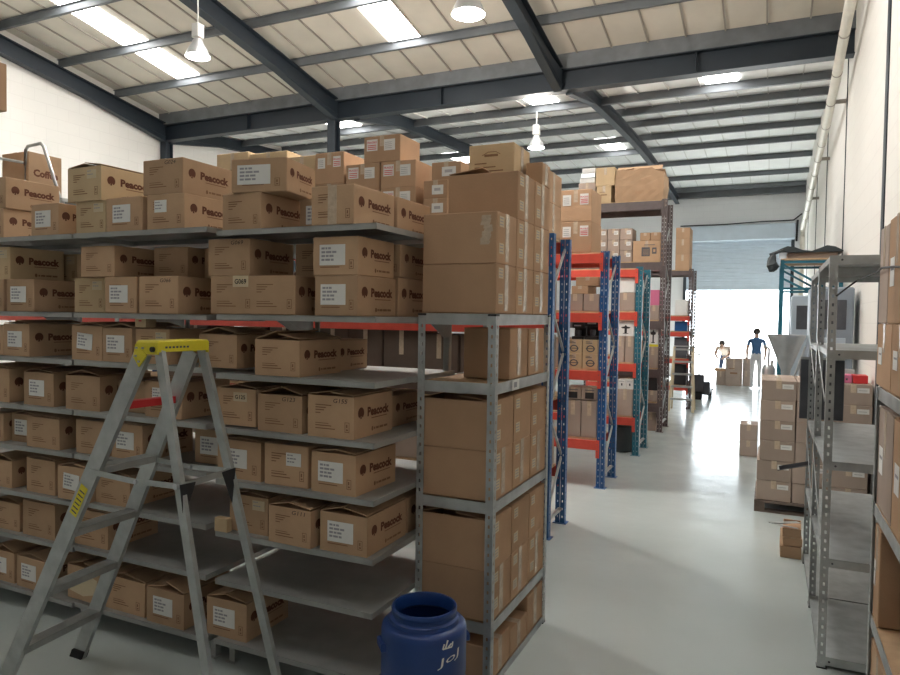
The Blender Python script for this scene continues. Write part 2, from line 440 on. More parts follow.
# ------------------------------------------------------------------ cartons
_bm = {}
def side_print(mb, w, d, h):
    """disc emblem, name and fine print on the long right-hand side (+X)"""
    x = w/2 + .0012
    O = lambda y, z: (x, -d/2 + y, z)
    r = .095*h/.21*.42; r = .135*h
    cy, cz = .17*d, .60*h
    # emblem: a disc cut by a bird-like notch at its foot
    pts = [(cy + r*math.cos(a), cz + r*math.sin(a)) for a in [math.radians(-58 + i*296/22) for i in range(23)]]
    vs = [O(cy, cz-.35*r)] + [O(*p) for p in pts]
    mb.raw(vs, [(0, i, i+1) for i in range(1, 23)], INK)
    mb.raw([O(cy-.25*r, cz-1.05*r), O(cy+.2*r, cz-1.0*r), O(cy+.12*r, cz-.1*r), O(cy-.14*r, cz+.2*r)], [(0, 1, 2, 3)], INK)
    put_text(mb, 'Peacock', O(.33*d, .50*h), (0, 1, 0), (0, 0, 1), .57*d, INK, .055, height=.20*h)
    mb.quad(O(.43*d, .415*h), O(.85*d, .415*h), O(.85*d, .44*h), O(.43*d, .44*h), FAINT)
    for k, (a, b_) in enumerate(((.50, .535), (.55, .63), (.645, .75), (.765, .86))):
        mb.quad(O(a*d, .135*h), O(b_*d, .135*h), O(b_*d, .19*h), O(a*d, .19*h), FAINT)
    ring = [(.46*d + .045*h*math.cos(i*PI/5), .165*h + .06*h*math.sin(i*PI/5)) for i in range(10)]
    mb.raw([O(*p) for p in ring], [tuple(range(10))], FAINT)

def front_print(mb, w, d, h, xa=0.):
    """address lines and a handling mark on the short front (-Y); xa shifts the panel"""
    y = -d/2 - .0012
    W = min(w, .31)
    P = lambda u, z: (xa + u*W, y, z)
    def ln(u0, u1, z, t=.026): mb.quad(P(u0, z*h), P(u1, z*h), P(u1, (z+t)*h), P(u0, (z+t)*h), FAINT)
    for z, u in ((.76, .02), (.70, -.10), (.64, -.14), (.57, -.22)): ln(-.33, u, z)
    ln(-.33, .02, .27); ln(-.33, .10, .20); ln(-.33, -.04, .33, .018)
    a, b_, c, e = .31, .41, .16, .40
    for u0, u1, z0, z1 in ((a, b_, c, c+.015), (a, b_, e-.015, e), (a, a+.012, c, e), (b_-.012, b_, c, e), (a+.03, b_-.03, .2, .24), (a+.03, b_-.04, .27, .35)):
        mb.quad(P(u0, z0*h), P(u1, z0*h), P(u1, z1*h), P(u0, z1*h), FAINT)

def body_mesh(w, d, h, opn, printed, m):
    key = (round(w, 3), round(d, 3), round(h, 3), opn, printed, m.name)
    if key in _bm: return _bm[key]
    mb = MB(); t = .006
    if opn:
        for a in ((-w/2, -d/2, 0, w/2, -d/2+t, h), (-w/2, d/2-t, 0, w/2, d/2, h), (-w/2, -d/2+t, 0, -w/2+t, d/2-t, h), (w/2-t, -d/2+t, 0, w/2, d/2-t, h), (-w/2+t, -d/2+t, 0, w/2-t, d/2-t, t)):
            mb.box(*a, m)
        mb.box(-w/2+t, -d/2+t, .62*h, w/2-t, d/2-t, .62*h+.004, m)      # goods packed inside
    else:
        mb.box(-w/2, -d/2, 0, w/2, d/2, h, m, c=.004)
        mb.quad((-.002, -d/2+.006, h+.0006), (.002, -d/2+.006, h+.0006), (.002, d/2-.006, h+.0006), (-.002, d/2-.006, h+.0006), FAINT)
    if printed:
        if w > .5:
            front_print(mb, w, d, h, -w*.24); front_print(mb, w, d, h, w*.24)
        else: front_print(mb, w, d, h)
        side_print(mb, w, d, h)
    _bm[key] = mb.mesh('carton_body'); return _bm[key]

def flap(root, m, side, w, d, h, ang, ln=None):
    """lid flap hinged along the top of one side; ang = lift above the closed lid (over 90 = folded outwards)"""
    mb = MB(); t = .004; L = ln or (w/2-.004 if side in 'lr' else min(d/2-.01, w/2))
    a = math.radians(ang)
    if side in 'lr':
        s = 1 if side == 'l' else -1
        mb.bar((-s*(w/2-.003), 0, h+.003), (-s*(w/2-.003)+s*L*math.cos(a), 0, h+.003+L*math.sin(a)), d-.004, t, m, (0, 0, 1))
    else:
        s = 1 if side == 'f' else -1
        mb.bar((0, -s*(d/2-.003), h+.003), (0, -s*(d/2-.003)+s*L*math.cos(a), h+.003+L*math.sin(a)), w-.012, t, m, (0, 0, 1))
    return mb.build('flap', root)

def paper(root, x, z, pw, ph, y, m=None, tilt=0., lines=4, text=None, name='paper_label'):
    mb = MB(); m = m or PAPER
    ca, sa = math.cos(tilt), math.sin(tilt)
    P = lambda u, v, k: (x + u*ca - v*sa, y - k, z + u*sa + v*ca)
    mb.raw([P(u, v, k) for k in (.0008, .0022) for u, v in ((-pw/2, -ph/2), (pw/2, -ph/2), (pw/2, ph/2), (-pw/2, ph/2))], [(0,3,2,1), (4,5,6,7), (0,1,5,4), (1,2,6,5), (2,3,7,6), (3,0,4,7)], m)
    if text:
        put_text(mb, text, P(-pw*.38, -ph*.22, .003), (ca, 0, sa), (-sa, 0, ca), pw*.76, PEN, .02, height=ph*.42)
    else:
        for i in range(lines):
            v = ph*(.32 - .74*i/max(lines, 1)); L = (.42, .82, .55, .62, .5)[i % 5]; u0 = -pw*.42; tt = ph*.05
            # broken into words
            u = u0
            for j in range(4):
                ww = pw*L*(.3, .18, .26, .2)[(i+j) % 4]
                if u + ww > u0 + pw*L: break
                mb.raw([P(u, v-tt, .003), P(u+ww, v-tt, .003), P(u+ww, v+tt, .003), P(u, v+tt, .003)], [(0, 1, 2, 3)], GREYTX); u += ww + pw*.03
    return mb.build(name, root)

def tape_strip(root, w, d, h, faces='tf', wd=.05, m=None):
    """packing tape over the seam: t = lid, f = front, r = right-hand end, b = back"""
    mb = MB(); m = m or TAPE
    if 't' in faces and 'r' in faces: mb.box(-w/2, -wd/2, h, w/2+.0016, wd/2, h+.0012, m)
    elif 't' in faces: mb.box(-wd/2, -d/2-.0016, h, wd/2, d/2, h+.0012, m)
    if 'f' in faces: mb.box(-wd/2, -d/2-.0016, h*.45, wd/2, -d/2-.0004, h+.001, m)
    if 'g' in faces: mb.box(-wd/2, -d/2-.0016, .004, wd/2, -d/2-.0004, h+.001, m)
    if 'r' in faces: mb.box(w/2+.0004, -wd/2, h*.06, w/2+.0016, wd/2, h, m)
    if 'q' in faces: mb.box(w/2+.0004, -wd*.35, h*.5, w/2+.0016, wd*.35, h, m)
    return mb.build('tape', root)

def carton(label, x0, x1, y0, z, h, d, opn=False, printed=True, m=None, group=None, rz=0., cat='carton'):
    w = x1-x0; m = m or KRAFT
    root = thing('carton', label, cat, ((x0+x1)/2, y0+d/2, z), rz, group)
    link('box', body_mesh(w, d, h, opn, printed, m), root)
    return root, w, d, h

# ------------------------------------------------------------------ long-span shelving with the printed cartons
LV = {0: [2.472, 1.982, 1.685, 1.37, 1.097, .79, .50, .145]}
LV[1] = LV[0]
LV[2] = [2.472, 1.982, 1.685, 1.37, 1.097, .803, .515, .156]
LV[3] = [2.447, 1.987, 1.662, 1.362, 1.075, .78, .51, .17]
SH_Y0, SH_Y1 = 2.915, 3.86
def shelving(k, x0, x1, label):
    t = thing('shelving_unit', label, 'shelving', ((x0+x1)/2, (SH_Y0+SH_Y1)/2, 0), 0, 'steel shelving bays with the printed cartons')
    hx, hy = (x1-x0)/2, (SH_Y1-SH_Y0)/2
    for i, z in enumerate(LV[k]):
        mb = MB(); dx = 0
        mb.box(-hx, -hy, z-.004, hx, hy, z, SHELFM)
        mb.box(-hx, -hy, z-.030, hx, -hy+.003, z-.001, SHELFM, c=.001); mb.box(-hx, hy-.003, z-.030, hx, hy, z-.004, SHELFM)
        mb.box(-hx, -hy+.004, z-.030, -hx+.003, hy-.004, z-.004, SHELFM); mb.box(hx-.003, -hy+.004, z-.030, hx, hy-.004, z-.004, SHELFM)
        mb.box(-hx, -hy+.003, z-.030, hx, -hy+.018, z-.028, SHELFM)
        if i in (0, 1, 2):                           # stiffening channel below
            mb.box(-hx+.01, -.03, z-.036, hx-.01, .03, z-.006, SHELFM)
        if i < 7:                                    # tapering arm under the right-hand end
            for sx in (-1, 1):
                xa = sx*(hx-.004)
                vs = [(xa-e, y, zz) for e in (0, sx*.003) for y, zz in ((hy-.34, z-.031), (hy-.06, z-.031), (hy-.06, z-.12), (hy-.15, z-.12))]
                mb.convex(vs, [(0,1,2,3), (4,5,6,7), (0,1,5,4), (1,2,6,5), (2,3,7,6), (3,0,4,7)], SHELFM)
        mb.build('shelf', t)
    top = LV[k][0] - .04
    for sx in (-1, 1):
        for yy, hh in ((-hy+.10, LV[k][7]-.037), (hy-.05, top)):
            mb = MB(); x = sx*(hx-.035)
            mb.box(x-.018, yy-.002, 0, x+.018, yy+.002, hh, SHELFM)
            mb.box(x+sx*.018-.002, yy-.002, 0, x+sx*.018+.002, yy+.036, hh, SHELFM); mb.box(x-.03, yy-.02, 0, x+.03, yy+.04, .004, SHELFM)
            mb.build('post', t)
    return t
shelving(0, -6.28, -5.13, 'grey steel shelving bay cut off by the left edge of the photo')
shelving(1, -5.11, -3.955, 'grey steel shelving bay full of printed cartons at the far left')
shelving(2, -3.935, -2.845, 'grey steel shelving bay directly behind the stepladder')
shelving(3, -2.775, -1.755, 'grey steel shelving bay beside the blue drum, two lower shelves nearly empty')

CARTONS = [
    (1, 1, 0, -4.978, -4.678, 2.95, 2.472, 0.202, 0.4, 'cn'),
    (1, 1, 0, -4.38, -4.09, 2.93, 2.472, 0.202, 0.3, 'cw'),
    (1, 2, 0, -3.977, -3.698, 2.95, 2.472, 0.202, 0.42, 'cy'),
    (1, 2, 0, -3.681, -3.353, 2.93, 2.472, 0.202, 0.38, 'ow'),
    (1, 2, 0, -3.337, -3.03, 2.93, 2.472, 0.202, 0.42, 'cs'),
    (1, 3, 0, -2.781, -2.496, 2.95, 2.447, 0.202, 0.4, 'cn'),
    (1, 3, 0, -2.162, -1.885, 2.93, 2.447, 0.202, 0.4, 'ct'),
    (1, 3, 0, -2.46, -2.165, 3.22, 2.447, 0.202, 0.35, 'cw'),
    (1, 3, 0, -2.161, -1.871, 3.34, 2.447, 0.202, 0.4, 'cn'),
    (1, 1, 1, -4.955, -4.655, 2.95, 2.674, 0.208, 0.4, 'cn'),
    (1, 2, 1, -4.037, -3.711, 2.94, 2.674, 0.208, 0.42, 'oy'),
    (1, 2, 1, -3.369, -3.046, 2.93, 2.674, 0.202, 0.42, 'cn'),
    (1, 3, 1, -2.724, -2.374, 2.95, 2.649, 0.18, 0.34, 'cW'),
    (2, 1, 0, -4.947, -4.657, 2.94, 1.982, 0.213, 0.4, 'cw'),
    (2, 1, 0, -4.634, -4.344, 2.93, 1.982, 0.213, 0.4, 'ow'),
    (2, 2, 0, -4.06, -3.77, 3.0, 1.982, 0.219, 0.4, 'cy'),
    (2, 2, 0, -3.704, -3.422, 2.94, 1.982, 0.219, 0.4, 'ow'),
    (2, 2, 0, -3.402, -3.075, 2.93, 1.982, 0.219, 0.4, 'oh'),
    (2, 3, 0, -2.851, -2.272, 2.94, 1.987, 0.21, 0.36, 'cg'),
    (2, 3, 0, -2.137, -1.859, 2.93, 1.987, 0.205, 0.38, 'cw'),
    (2, 3, 0, -2.145, -1.855, 3.32, 1.987, 0.215, 0.4, 'cn'),
    (2, 1, 1, -4.907, -4.607, 2.95, 2.196, 0.218, 0.4, 'cy'),
    (2, 1, 0, -4.8, -4.5, 3.36, 1.982, 0.213, 0.36, 'cn'),
    (2, 1, 1, -4.79, -4.5, 3.36, 2.196, 0.201, 0.36, 'cy'),
    (2, 2, 1, -3.919, -3.608, 2.94, 2.202, 0.19, 0.4, 'cn'),
    (2, 2, 1, -3.47, -3.181, 3.1, 2.202, 0.185, 0.36, 'cn'),
    (2, 2, 0, -3.07, -2.87, 3.22, 1.982, 0.219, 0.3, 'cn'),
    (2, 2, 1, -3.177, -2.9, 3.22, 2.202, 0.185, 0.3, 'cw'),
    (2, 3, 1, -2.874, -2.567, 2.94, 2.198, 0.204, 0.4, 'ch'),
    (2, 3, 1, -2.47, -2.175, 3.2, 2.198, 0.193, 0.3, 'cn'),
    (2, 3, 1, -2.152, -1.868, 2.93, 2.193, 0.196, 0.38, 'cw'),
    (3, 1, 0, -4.986, -4.686, 2.95, 1.685, 0.199, 0.4, 'cn'),
    (3, 1, 0, -4.682, -4.392, 2.94, 1.685, 0.214, 0.4, 'ow'),
    (3, 2, 0, -4.016, -3.726, 2.95, 1.685, 0.213, 0.4, 'ot'),
    (3, 2, 0, -3.722, -3.459, 2.94, 1.685, 0.207, 0.4, 'ow'),
    (3, 2, 0, -3.455, -3.169, 2.95, 1.685, 0.207, 0.4, 'cy'),
    (3, 3, 0, -2.947, -2.657, 2.95, 1.686, 0.186, 0.34, 'on'),
    (3, 3, 0, -2.527, -2.223, 2.93, 1.662, 0.193, 0.4, 'on'),
    (3, 3, 0, -2.575, -2.285, 3.36, 1.662, 0.181, 0.36, 'cn'),
    (4, 1, 0, -4.909, -4.609, 2.94, 1.37, 0.225, 0.4, 'on'),
    (4, 1, 0, -4.475, -4.157, 2.94, 1.37, 0.215, 0.4, 'ow'),
    (4, 2, 0, -4.062, -3.74, 2.94, 1.37, 0.216, 0.4, 'on'),
    (4, 2, 0, -3.689, -3.395, 3.02, 1.37, 0.195, 0.36, 'cn'),
    (4, 2, 0, -3.375, -3.063, 2.95, 1.37, 0.214, 0.4, 'cs'),
    (4, 3, 0, -2.814, -2.529, 2.95, 1.371, 0.206, 0.4, 'oG'),
    (4, 3, 0, -2.513, -2.208, 2.94, 1.362, 0.199, 0.4, 'oh'),
    (4, 3, 0, -2.175, -1.881, 2.93, 1.362, 0.216, 0.4, 'oh'),
    (4, 3, 0, -2.197, -1.907, 3.36, 1.362, 0.179, 0.4, 'cn'),
    (5, 1, 0, -4.991, -4.698, 2.95, 1.097, 0.192, 0.4, 'cn'),
    (5, 1, 0, -4.694, -4.435, 3.0, 1.097, 0.188, 0.36, 'ow'),
    (5, 1, 0, -4.431, -4.097, 2.93, 1.097, 0.199, 0.4, 'on'),
    (5, 2, 0, -3.969, -3.661, 2.94, 1.097, 0.213, 0.4, 'cn'),
    (5, 2, 0, -3.656, -3.375, 2.95, 1.097, 0.211, 0.4, 'ow'),
    (5, 3, 0, -3.11, -2.82, 3.08, 1.098, 0.205, 0.36, 'cw'),
    (5, 3, 0, -2.805, -2.479, 2.95, 1.075, 0.214, 0.4, 'ow'),
    (5, 3, 0, -2.47, -2.174, 2.94, 1.075, 0.223, 0.4, 'cs'),
    (5, 3, 0, -2.147, -1.86, 2.93, 1.075, 0.209, 0.4, 'ow'),
    (6, 1, 0, -4.894, -4.594, 2.94, 0.79, 0.183, 0.4, 'on'),
    (6, 1, 0, -4.464, -4.165, 2.95, 0.79, 0.223, 0.4, 'on'),
    (6, 2, 0, -4.085, -3.79, 2.9, 0.804, 0.208, 0.4, 'ot'),
    (6, 2, 0, -3.786, -3.472, 2.94, 0.804, 0.184, 0.4, 'on'),
    (6, 3, 0, -2.725, -2.444, 2.96, 0.78, 0.205, 0.38, 'oy'),
    (6, 3, 0, -2.4, -2.11, 2.9, 0.78, 0.195, 0.4, 'oh'),
    (6, 3, 0, -2.086, -1.792, 2.92, 0.78, 0.201, 0.42, 'ow'),
    (7, 1, 0, -4.828, -4.528, 2.95, 0.5, 0.187, 0.4, 'on'),
    (7, 1, 0, -4.492, -4.152, 2.94, 0.5, 0.231, 0.4, 'on'),
    (7, 2, 0, -3.981, -3.671, 2.94, 0.516, 0.225, 0.4, 'on'),
    (8, 1, 0, -4.867, -4.567, 2.94, 0.145, 0.205, 0.4, 'ow'),
    (8, 1, 0, -4.542, -4.237, 2.93, 0.145, 0.205, 0.4, 'ow'),
    (8, 2, 0, -4.048, -3.734, 2.94, 0.157, 0.215, 0.4, 'oT'),
    (8, 2, 0, -3.699, -3.346, 2.94, 0.157, 0.205, 0.4, 'on'),
    (8, 2, 0, -3.324, -3.013, 2.92, 0.157, 0.205, 0.4, 'ow'),
    (8, 3, 0, -2.873, -2.575, 2.94, 0.17, 0.213, 0.38, 'ow'),
]

ORD = ['first', 'second', 'third', 'fourth', 'fifth', 'sixth', 'seventh', 'eighth']
LEVEL = ['top', 'second', 'third', 'fourth', 'fifth', 'sixth', 'seventh', 'bottom']
BAY = ['', 'left bay', 'middle bay', 'right bay']
PAPERW = {'n': 'plain', 'w': 'white-labelled', 'W': 'large-labelled', 'y': 'buff-labelled', 's': 'small-labelled', 't': 'taped', 'h': 'marker-numbered', 'G': 'number-tagged', 'g': 'number-tagged', 'T': 'torn'}
HAND = {(1, 2): 'G024', (2, 2): 'G066', (2, 3): 'G069', (4, 3): 'G123', (6, 3): 'G111'}
front = [c for c in CARTONS if c[5] < 3.3]
hcount = 0
for row, bay, lay, x0, x1, y0, z, h, d, fl in CARTONS:
    opn, pk = fl[0] == 'o', fl[1]
    under = any(q[0] == row and q[2] == 1 and q[3] < x1 and q[4] > x0 and q[5] < y0+d and q[5]+q[8] > y0 for q in CARTONS) and lay == 0
    if under: opn = False
    behind = y0 >= 3.3
    peers = sorted([c for c in CARTONS if c[0] == row and c[1] == bay and c[2] == lay and (c[5] >= 3.3) == behind], key=lambda c: c[3])
    k = [c[3] for c in peers].index(x0)
    two = any(c[2] == 1 and c[0] == row for c in CARTONS)
    layw = (' of upper layer' if lay else ' of lower layer') if two else ''
    side = ['only carton' if len(peers) == 1 else ORD[k] + ' from left'][0]
    state = 'open' if opn else 'closed'
    if w_wide := (x1-x0) > .5: state = 'wide closed'
    if behind:
        label = '%s printed carton in rear row, %s shelf of %s, %s%s' % (state, LEVEL[row-1], BAY[bay], side, layw)
    else:
        label = '%s %s printed carton, %s%s, %s shelf of %s' % (state, PAPERW[pk], side, layw, LEVEL[row-1], BAY[bay])
    rz = random.uniform(-.035, .035)
    if y0 > 2.99 or pk == 'n': rz *= .4
    if (row, bay, lay) == (1, 3, 1): rz = .17
    if (row, x0) == (6, -2.4): rz = -.03
    gname = 'printed cartons on the steel shelving'
    root, w, d, h = carton(label, x0+.006, x1-.006, y0+.008, z+.001, h, d-.012, opn, True, KRAFT if not (pk in 'yT' and row < 3) else PALE, gname, rz)
    yf = -d/2
    if pk == 'w': paper(root, -w*.06, h*.53, .155, .105, yf)
    elif pk == 'W': paper(root, -.03, h*.52, .20, .105, yf)
    elif pk == 's': paper(root, (.11-w/2) if row != 5 else .05, h*.66, .095, .07, yf, lines=3)
    elif pk == 'y': paper(root, .07, h*.78, .085, .055, yf, YPAPER, lines=2)
    elif pk == 't':
        if row == 1: tape_strip(root, w, d, h, 'tg', .055)
        else: paper(root, -.02, h*.55, .14, .1, yf, tilt=-.08)
    elif pk == 'G': paper(root, .03, h*.78, .095, .05, yf, YPAPER, text='G125')
    elif pk == 'g': paper(root, -w*.13, h*.86, .105, .062, yf, YPAPER, text='G069')
    elif pk == 'T':
        mb = MB(); mb.raw([(-.13, yf-.002, .05), (.0, yf-.002, .03), (.12, yf-.002, .06), (.13, yf-.002, .15), (.03, yf-.002, .18), (-.1, yf-.002, .16)], [(0, 1, 2, 3, 4, 5)], YPAPER); mb.build('torn_label', root)
    if pk == 'h' or (row, bay, lay, round(x0, 2)) == (1, 2, 1, -3.37):
        num = {(1, 2): 'G024', (2, 2): 'G066', (2, 3): 'G069', (6, 3): 'G111'}.get((row, bay), 'G123' if x0 < -2.3 else 'G155')
        mb = MB(); put_text(mb, num, (.015, yf-.0015, h*.84), (1, 0, .0), (0, 0, 1), .085, PEN, 0, height=.022, slant=.2); mb.build('handwritten_number', root)
    if opn:
        lim = 15 if row in (5, 6, 7, 8) else (20 if row in (3, 4) else 13)
        if row == 8: lim = 20
        if row == 2 and lay == 0: lim = 16
        lv = [q for q in LV[bay if x1 < -2.78 or bay == 3 else 3] if q > z + .1]
        gap = (min(lv) - .046 if lv else 9) - (z + h + .012)
        lim = min(lim, math.degrees(math.asin(max(.03, min(1, gap/(w/2+.01))))))
        a1, a2 = random.uniform(.5, 1)*lim, random.uniform(.3, 1)*lim
        flap(root, KRAFT, 'l', w, d, h+.001, a1); flap(root, KRAFT, 'r', w, d, h+.005, a2)
        flap(root, KRAFT, 'f', w, d, h-.006, -2, .09); flap(root, KRAFT, 'b', w, d, h-.006, -2, .09)
    elif pk != 't':
        tape_strip(root, w, d, h, 't', .045)

# cartons one deeper, behind the front ones
for row, x0, z, h in ((2, -2.145, 2.181, .196),):
    carton('closed printed carton in rear row, second shelf of right bay, only carton of upper layer', -2.145, -1.858, 3.35, z+.025, h-.014, .4, False, True, KRAFT, 'printed cartons on the steel shelving')
r_, w, d, h = carton('closed printed carton in the rear row on sixth shelf of right bay', -2.09, -1.80, 3.36, .781, .2, .4, False, True, KRAFT, 'printed cartons on the steel shelving')
# small tag boxes
mb = MB(); mb.box(-.045, -.02, 0, .045, .02, .075, PALE, c=.002); o = mb.build('small_box', None, (-2.752+.02, 2.93, .781)); tag(o, 'tiny buff box at the left end of the sixth shelf, right bay', 'box')
mb = MB(); mb.box(-.045, -.04, 0, .045, .04, .075, PALE, c=.002); mb.quad((-.012, -.0415, .035), (.012, -.0415, .035), (.012, -.0415, .045), (-.012, -.0415, .045), RED_TX)
o = mb.build('small_box', None, (-3.41, 3.0, 1.9)); tag(o, 'tiny buff box on a carton just above the yellow ladder top', 'box')

# tall pile at the left edge, only its topmost carton reaches into the picture
for k in range(3):
    r_, w, d, h = carton('big carton %s in the pile beyond the left edge' % ('at the bottom', 'in the middle', 'third up')[k], -6.2, -5.68, 2.96, 2.473+.347*k, .345, .46, False, False, KRAFT2, 'pile beyond the left edge')
r_, w, d, h = carton('carton jutting in high at the left edge against the white wall', -6.1, -5.365, 2.98, 3.514, .36, .44, False, False, KRAFT2)
tape_strip(r_, w, d, h, 'tr', .05)
# ------------------------------------------------------------------ mobile ladder with the lettered carton behind the shelving
t = thing('mobile_ladder', 'silver mobile ladder behind the far left shelving, only its handrail showing', 'ladder', (-5.99, 4.25, 0))
for sx in (-.48, .48):
    for yy in (-.27, .27):
        mb = MB(); mb.tube([(sx, yy, .0), (sx, yy, 2.92)], .018, ALU); mb.build('leg', t)
mb = MB(); mb.box(-.5, -.29, 2.92, .5, .29, 2.95, ALU); mb.build('platform', t)
mb = MB(); mb.tube([(-.02, -.27, 2.95), (.0, -.27, 3.40), (.03, -.27, 3.43), (.2, -.27, 3.44), (.24, -.27, 3.41), (.45, -.27, 2.95)], .014, ALU); mb.build('handrail', t)
mb = MB(); mb.tube([(-.48, -.27, 3.38), (-.02, -.27, 3.29)], .012, ALU); mb.tube([(-.48, -.27, 2.95), (-.48, -.27, 3.4)], .014, ALU); mb.build('handrail', t)
for k in range(9):
    mb = MB(); mb.box(-.48, -.1, .3+.29*k, .48, .1, .33+.29*k, ALU); mb.build('tread', t)
r_, w, d, h = carton('brown carton printed Coffee behind the silver handrail at the far left', -6.40, -6.03, 4.03, 2.951, .455, .32, False, False, KRAFT)
mb = MB(); put_text(mb, 'Coffee', (w/2+.0015, -d*.36, h*.54), (0, 1, 0), (0, 0, 1), d*.74, INK, .045, height=.06); mb.build('printed_word', r_)
tape_strip(r_, w, d, h, 't')

# ------------------------------------------------------------------ slotted posts
def perf(mb, x, y, ax, s, wd, h, m, pitch=.05, hw=.011, hh=.018, z0=0., th=.0022):
    """one perforated flange starting at (x, y) running along axis ax (0 = X, 1 = Y) in direction s"""
    def bx(a, b_, z0_, z1_):
        a, b_ = sorted((a*s, b_*s))
        if ax == 0: mb.box(x+a, y-th/2, z0_, x+b_, y+th/2, z1_, m)
        else: mb.box(x-th/2, y+a, z0_, x+th/2, y+b_, z1_, m)
    c0, c1 = wd/2-hw/2, wd/2+hw/2
    bx(0, c0, z0, h); bx(c1, wd, z0, h)
    z = z0
    while z < h:
        bx(c0, c1, z, min(z+pitch-hh, h)); z += pitch

def angle_post(name, parent, x, y, sx, sy, h, m, wd=.04, **k):
    mb = MB(); perf(mb, x, y, 0, sx, wd, h, m, **k); perf(mb, x, y, 1, sy, wd, h, m, **k)
    return mb.build(name, parent)

# ------------------------------------------------------------------ galvanised boltless rack with plain cartons
GX0, GX1, GY0, GY1 = -1.742, -1.29, 3.35, 4.33
GL = [2.01, 1.645, 1.015, .37, .045]
t = thing('boltless_rack', 'galvanised boltless rack of plain cartons standing behind the blue drum', 'rack', (0, 0, 0))
for x, sx in ((GX0, 1), (GX1, -1)):
    for y, sy in ((GY0, 1), (GY1, -1)):
        p = angle_post('post', t, x, y, sx, sy, 1.997, GALV, .042)
        mb = MB(); mb.box(x-.003*sx, y-.003*sy, 1.998, x+.045*sx, y+.045*sy, 2.009, BLACK); mb.build('cap', p)
        mb = MB(); mb.box(x-.003*sx, y-.003*sy, 0, x+.045*sx, y+.045*sy, .006, BLACK); mb.build('foot', p)
for z in GL:
    mb = MB()
    for y in (GY0+.004, GY1-.004-.002): mb.box(GX0+.006, y, z-.06, GX1-.006, y+.002, z, GALV); mb.box(GX0+.006, y-.001, z-.004, GX1-.006, y+.004, z, GALV)
    for x in (GX0+.004, GX1-.006): mb.box(x, GY0+.006, z-.06, x+.002, GY1-.006, z, GALV); mb.box(x-.001, GY0+.006, z-.004, x+.004, GY1-.006, z, GALV)
    b_ = mb.build('shelf_frame', t)
    mb = MB(); mb.box(GX0+.012, GY0+.012, z-.018, GX1-.012, GY1-.012, z-.006, TIMBER); mb.build('board', b_)
mb = MB(); mb.raw([(GX1-.0005, 3.62, 1.585), (GX1-.001, 3.74, 1.585), (GX1-.001, 3.74, 1.645), (GX1-.0005, 3.62, 1.645)], [(0, 1, 2, 3)], PAPER)
mb.quad((GX1-.0006, 3.65, 1.60), (GX1-.0006, 3.70, 1.60), (GX1-.0006, 3.70, 1.63), (GX1-.0006, 3.65, 1.63), GREYTX); mb.build('tag', t)

pos = ['nearest', 'middle', 'furthest']
GRP = 'plain cartons on the galvanised rack'
def plain(label, y0, z, h, d=.30, x0=-1.732, x1=-1.30, opn=0, lab=True, patch=False, m=None, rz=0.):
    r_, w, d, h = carton(label, x0, x1, y0, z, h, d, bool(opn), False, m or KRAFT2, GRP, rz)
    if opn:
        flap(r_, KRAFT2, 'l', w, d, h, opn); flap(r_, KRAFT2, 'r', w, d, h, max(3, opn-9))
    else: tape_strip(r_, w, d, h, 'tr', .055)
    if lab:
        for k, zz in enumerate((.82, .30)):
            mb = MB(); mb.box(w/2+.0006, -d*.40, h*zz-.028, w/2+.0018, -d*.17, h*zz+.028, YPAPER)
            for q in range(3): mb.quad((w/2+.002, -d*.38, h*zz-.018+.016*q), (w/2+.002, -d*.21, h*zz-.018+.016*q), (w/2+.002, -d*.21, h*zz-.013+.016*q), (w/2+.002, -d*.38, h*zz-.013+.016*q), GREYTX)
            mb.build('paper_label', r_)
    if patch:
        mb = MB()
        for q in range(9):
            a = random.uniform(-.012, .012); zz = h*.93 - q*h*.062
            mb.quad((w*.30+a, -d/2-.0015, zz-h*.07), (w*.42+a, -d/2-.0015, zz-h*.07), (w*.43+a*.5, -d/2-.0025, zz), (w*.31+a, -d/2-.0025, zz), TAPE)
        mb.build('wrinkled_tape', r_)
    return r_
Y3 = [3.372, 3.685, 3.998]
for i, y in enumerate(Y3):
    plain('plain carton, %s in bottom layer on the rack top' % pos[i], y, 2.012, .262, patch=False)
    plain('plain carton, %s in second layer on the rack top%s' % (pos[i], ', wrinkled tape on it' if i == 0 else ''), y, 2.275, .272, patch=i == 0)
r_ = plain('plain carton in third layer on the rack top with a raised brown flap', Y3[1], 2.548, .268)
flap(r_, KRAFT2, 'l', .432, .30, .271, 7)
plain('plain carton, furthest in third layer on the rack top', Y3[2], 2.548, .268, x0=-1.715)
plain('plain carton at the far end of the rack top, topmost of its column', Y3[2]+.14, 2.817, .14, d=.16, x0=-1.41, x1=-1.302, lab=False)
r_, w, d, h = carton('pale carton with faint print crowning the stack on the galvanised rack', -1.735, -1.437, 3.99, 2.818, .24, .30, False, False, PALE)
mb = MB()
mb.tube([(-.06, -d/2-.001, h*.72), (-.02, -d/2-.001, h*.80), (.03, -d/2-.001, h*.80), (.06, -d/2-.001, h*.73)], .002, FAINT, 6)
mb.quad((-.045, -d/2-.0015, h*.68), (.045, -d/2-.0015, h*.68), (.045, -d/2-.0015, h*.74), (-.045, -d/2-.0015, h*.74), FAINT)
for q, L in enumerate((.08, .14, .19, .17)): mb.quad((-.11, -d/2-.0015, h*(.5-.1*q)), (-.11+L, -d/2-.0015, h*(.5-.1*q)), (-.11+L, -d/2-.0015, h*(.53-.1*q)), (-.11, -d/2-.0015, h*(.53-.1*q)), FAINT)
mb.build('printed_lines', r_); tape_strip(r_, w, d, h, 'tr', .05)
plain('open plain carton, nearer of two on the second rack shelf', 3.60, 1.646, .285, d=.30, x0=-1.58, lab=False)
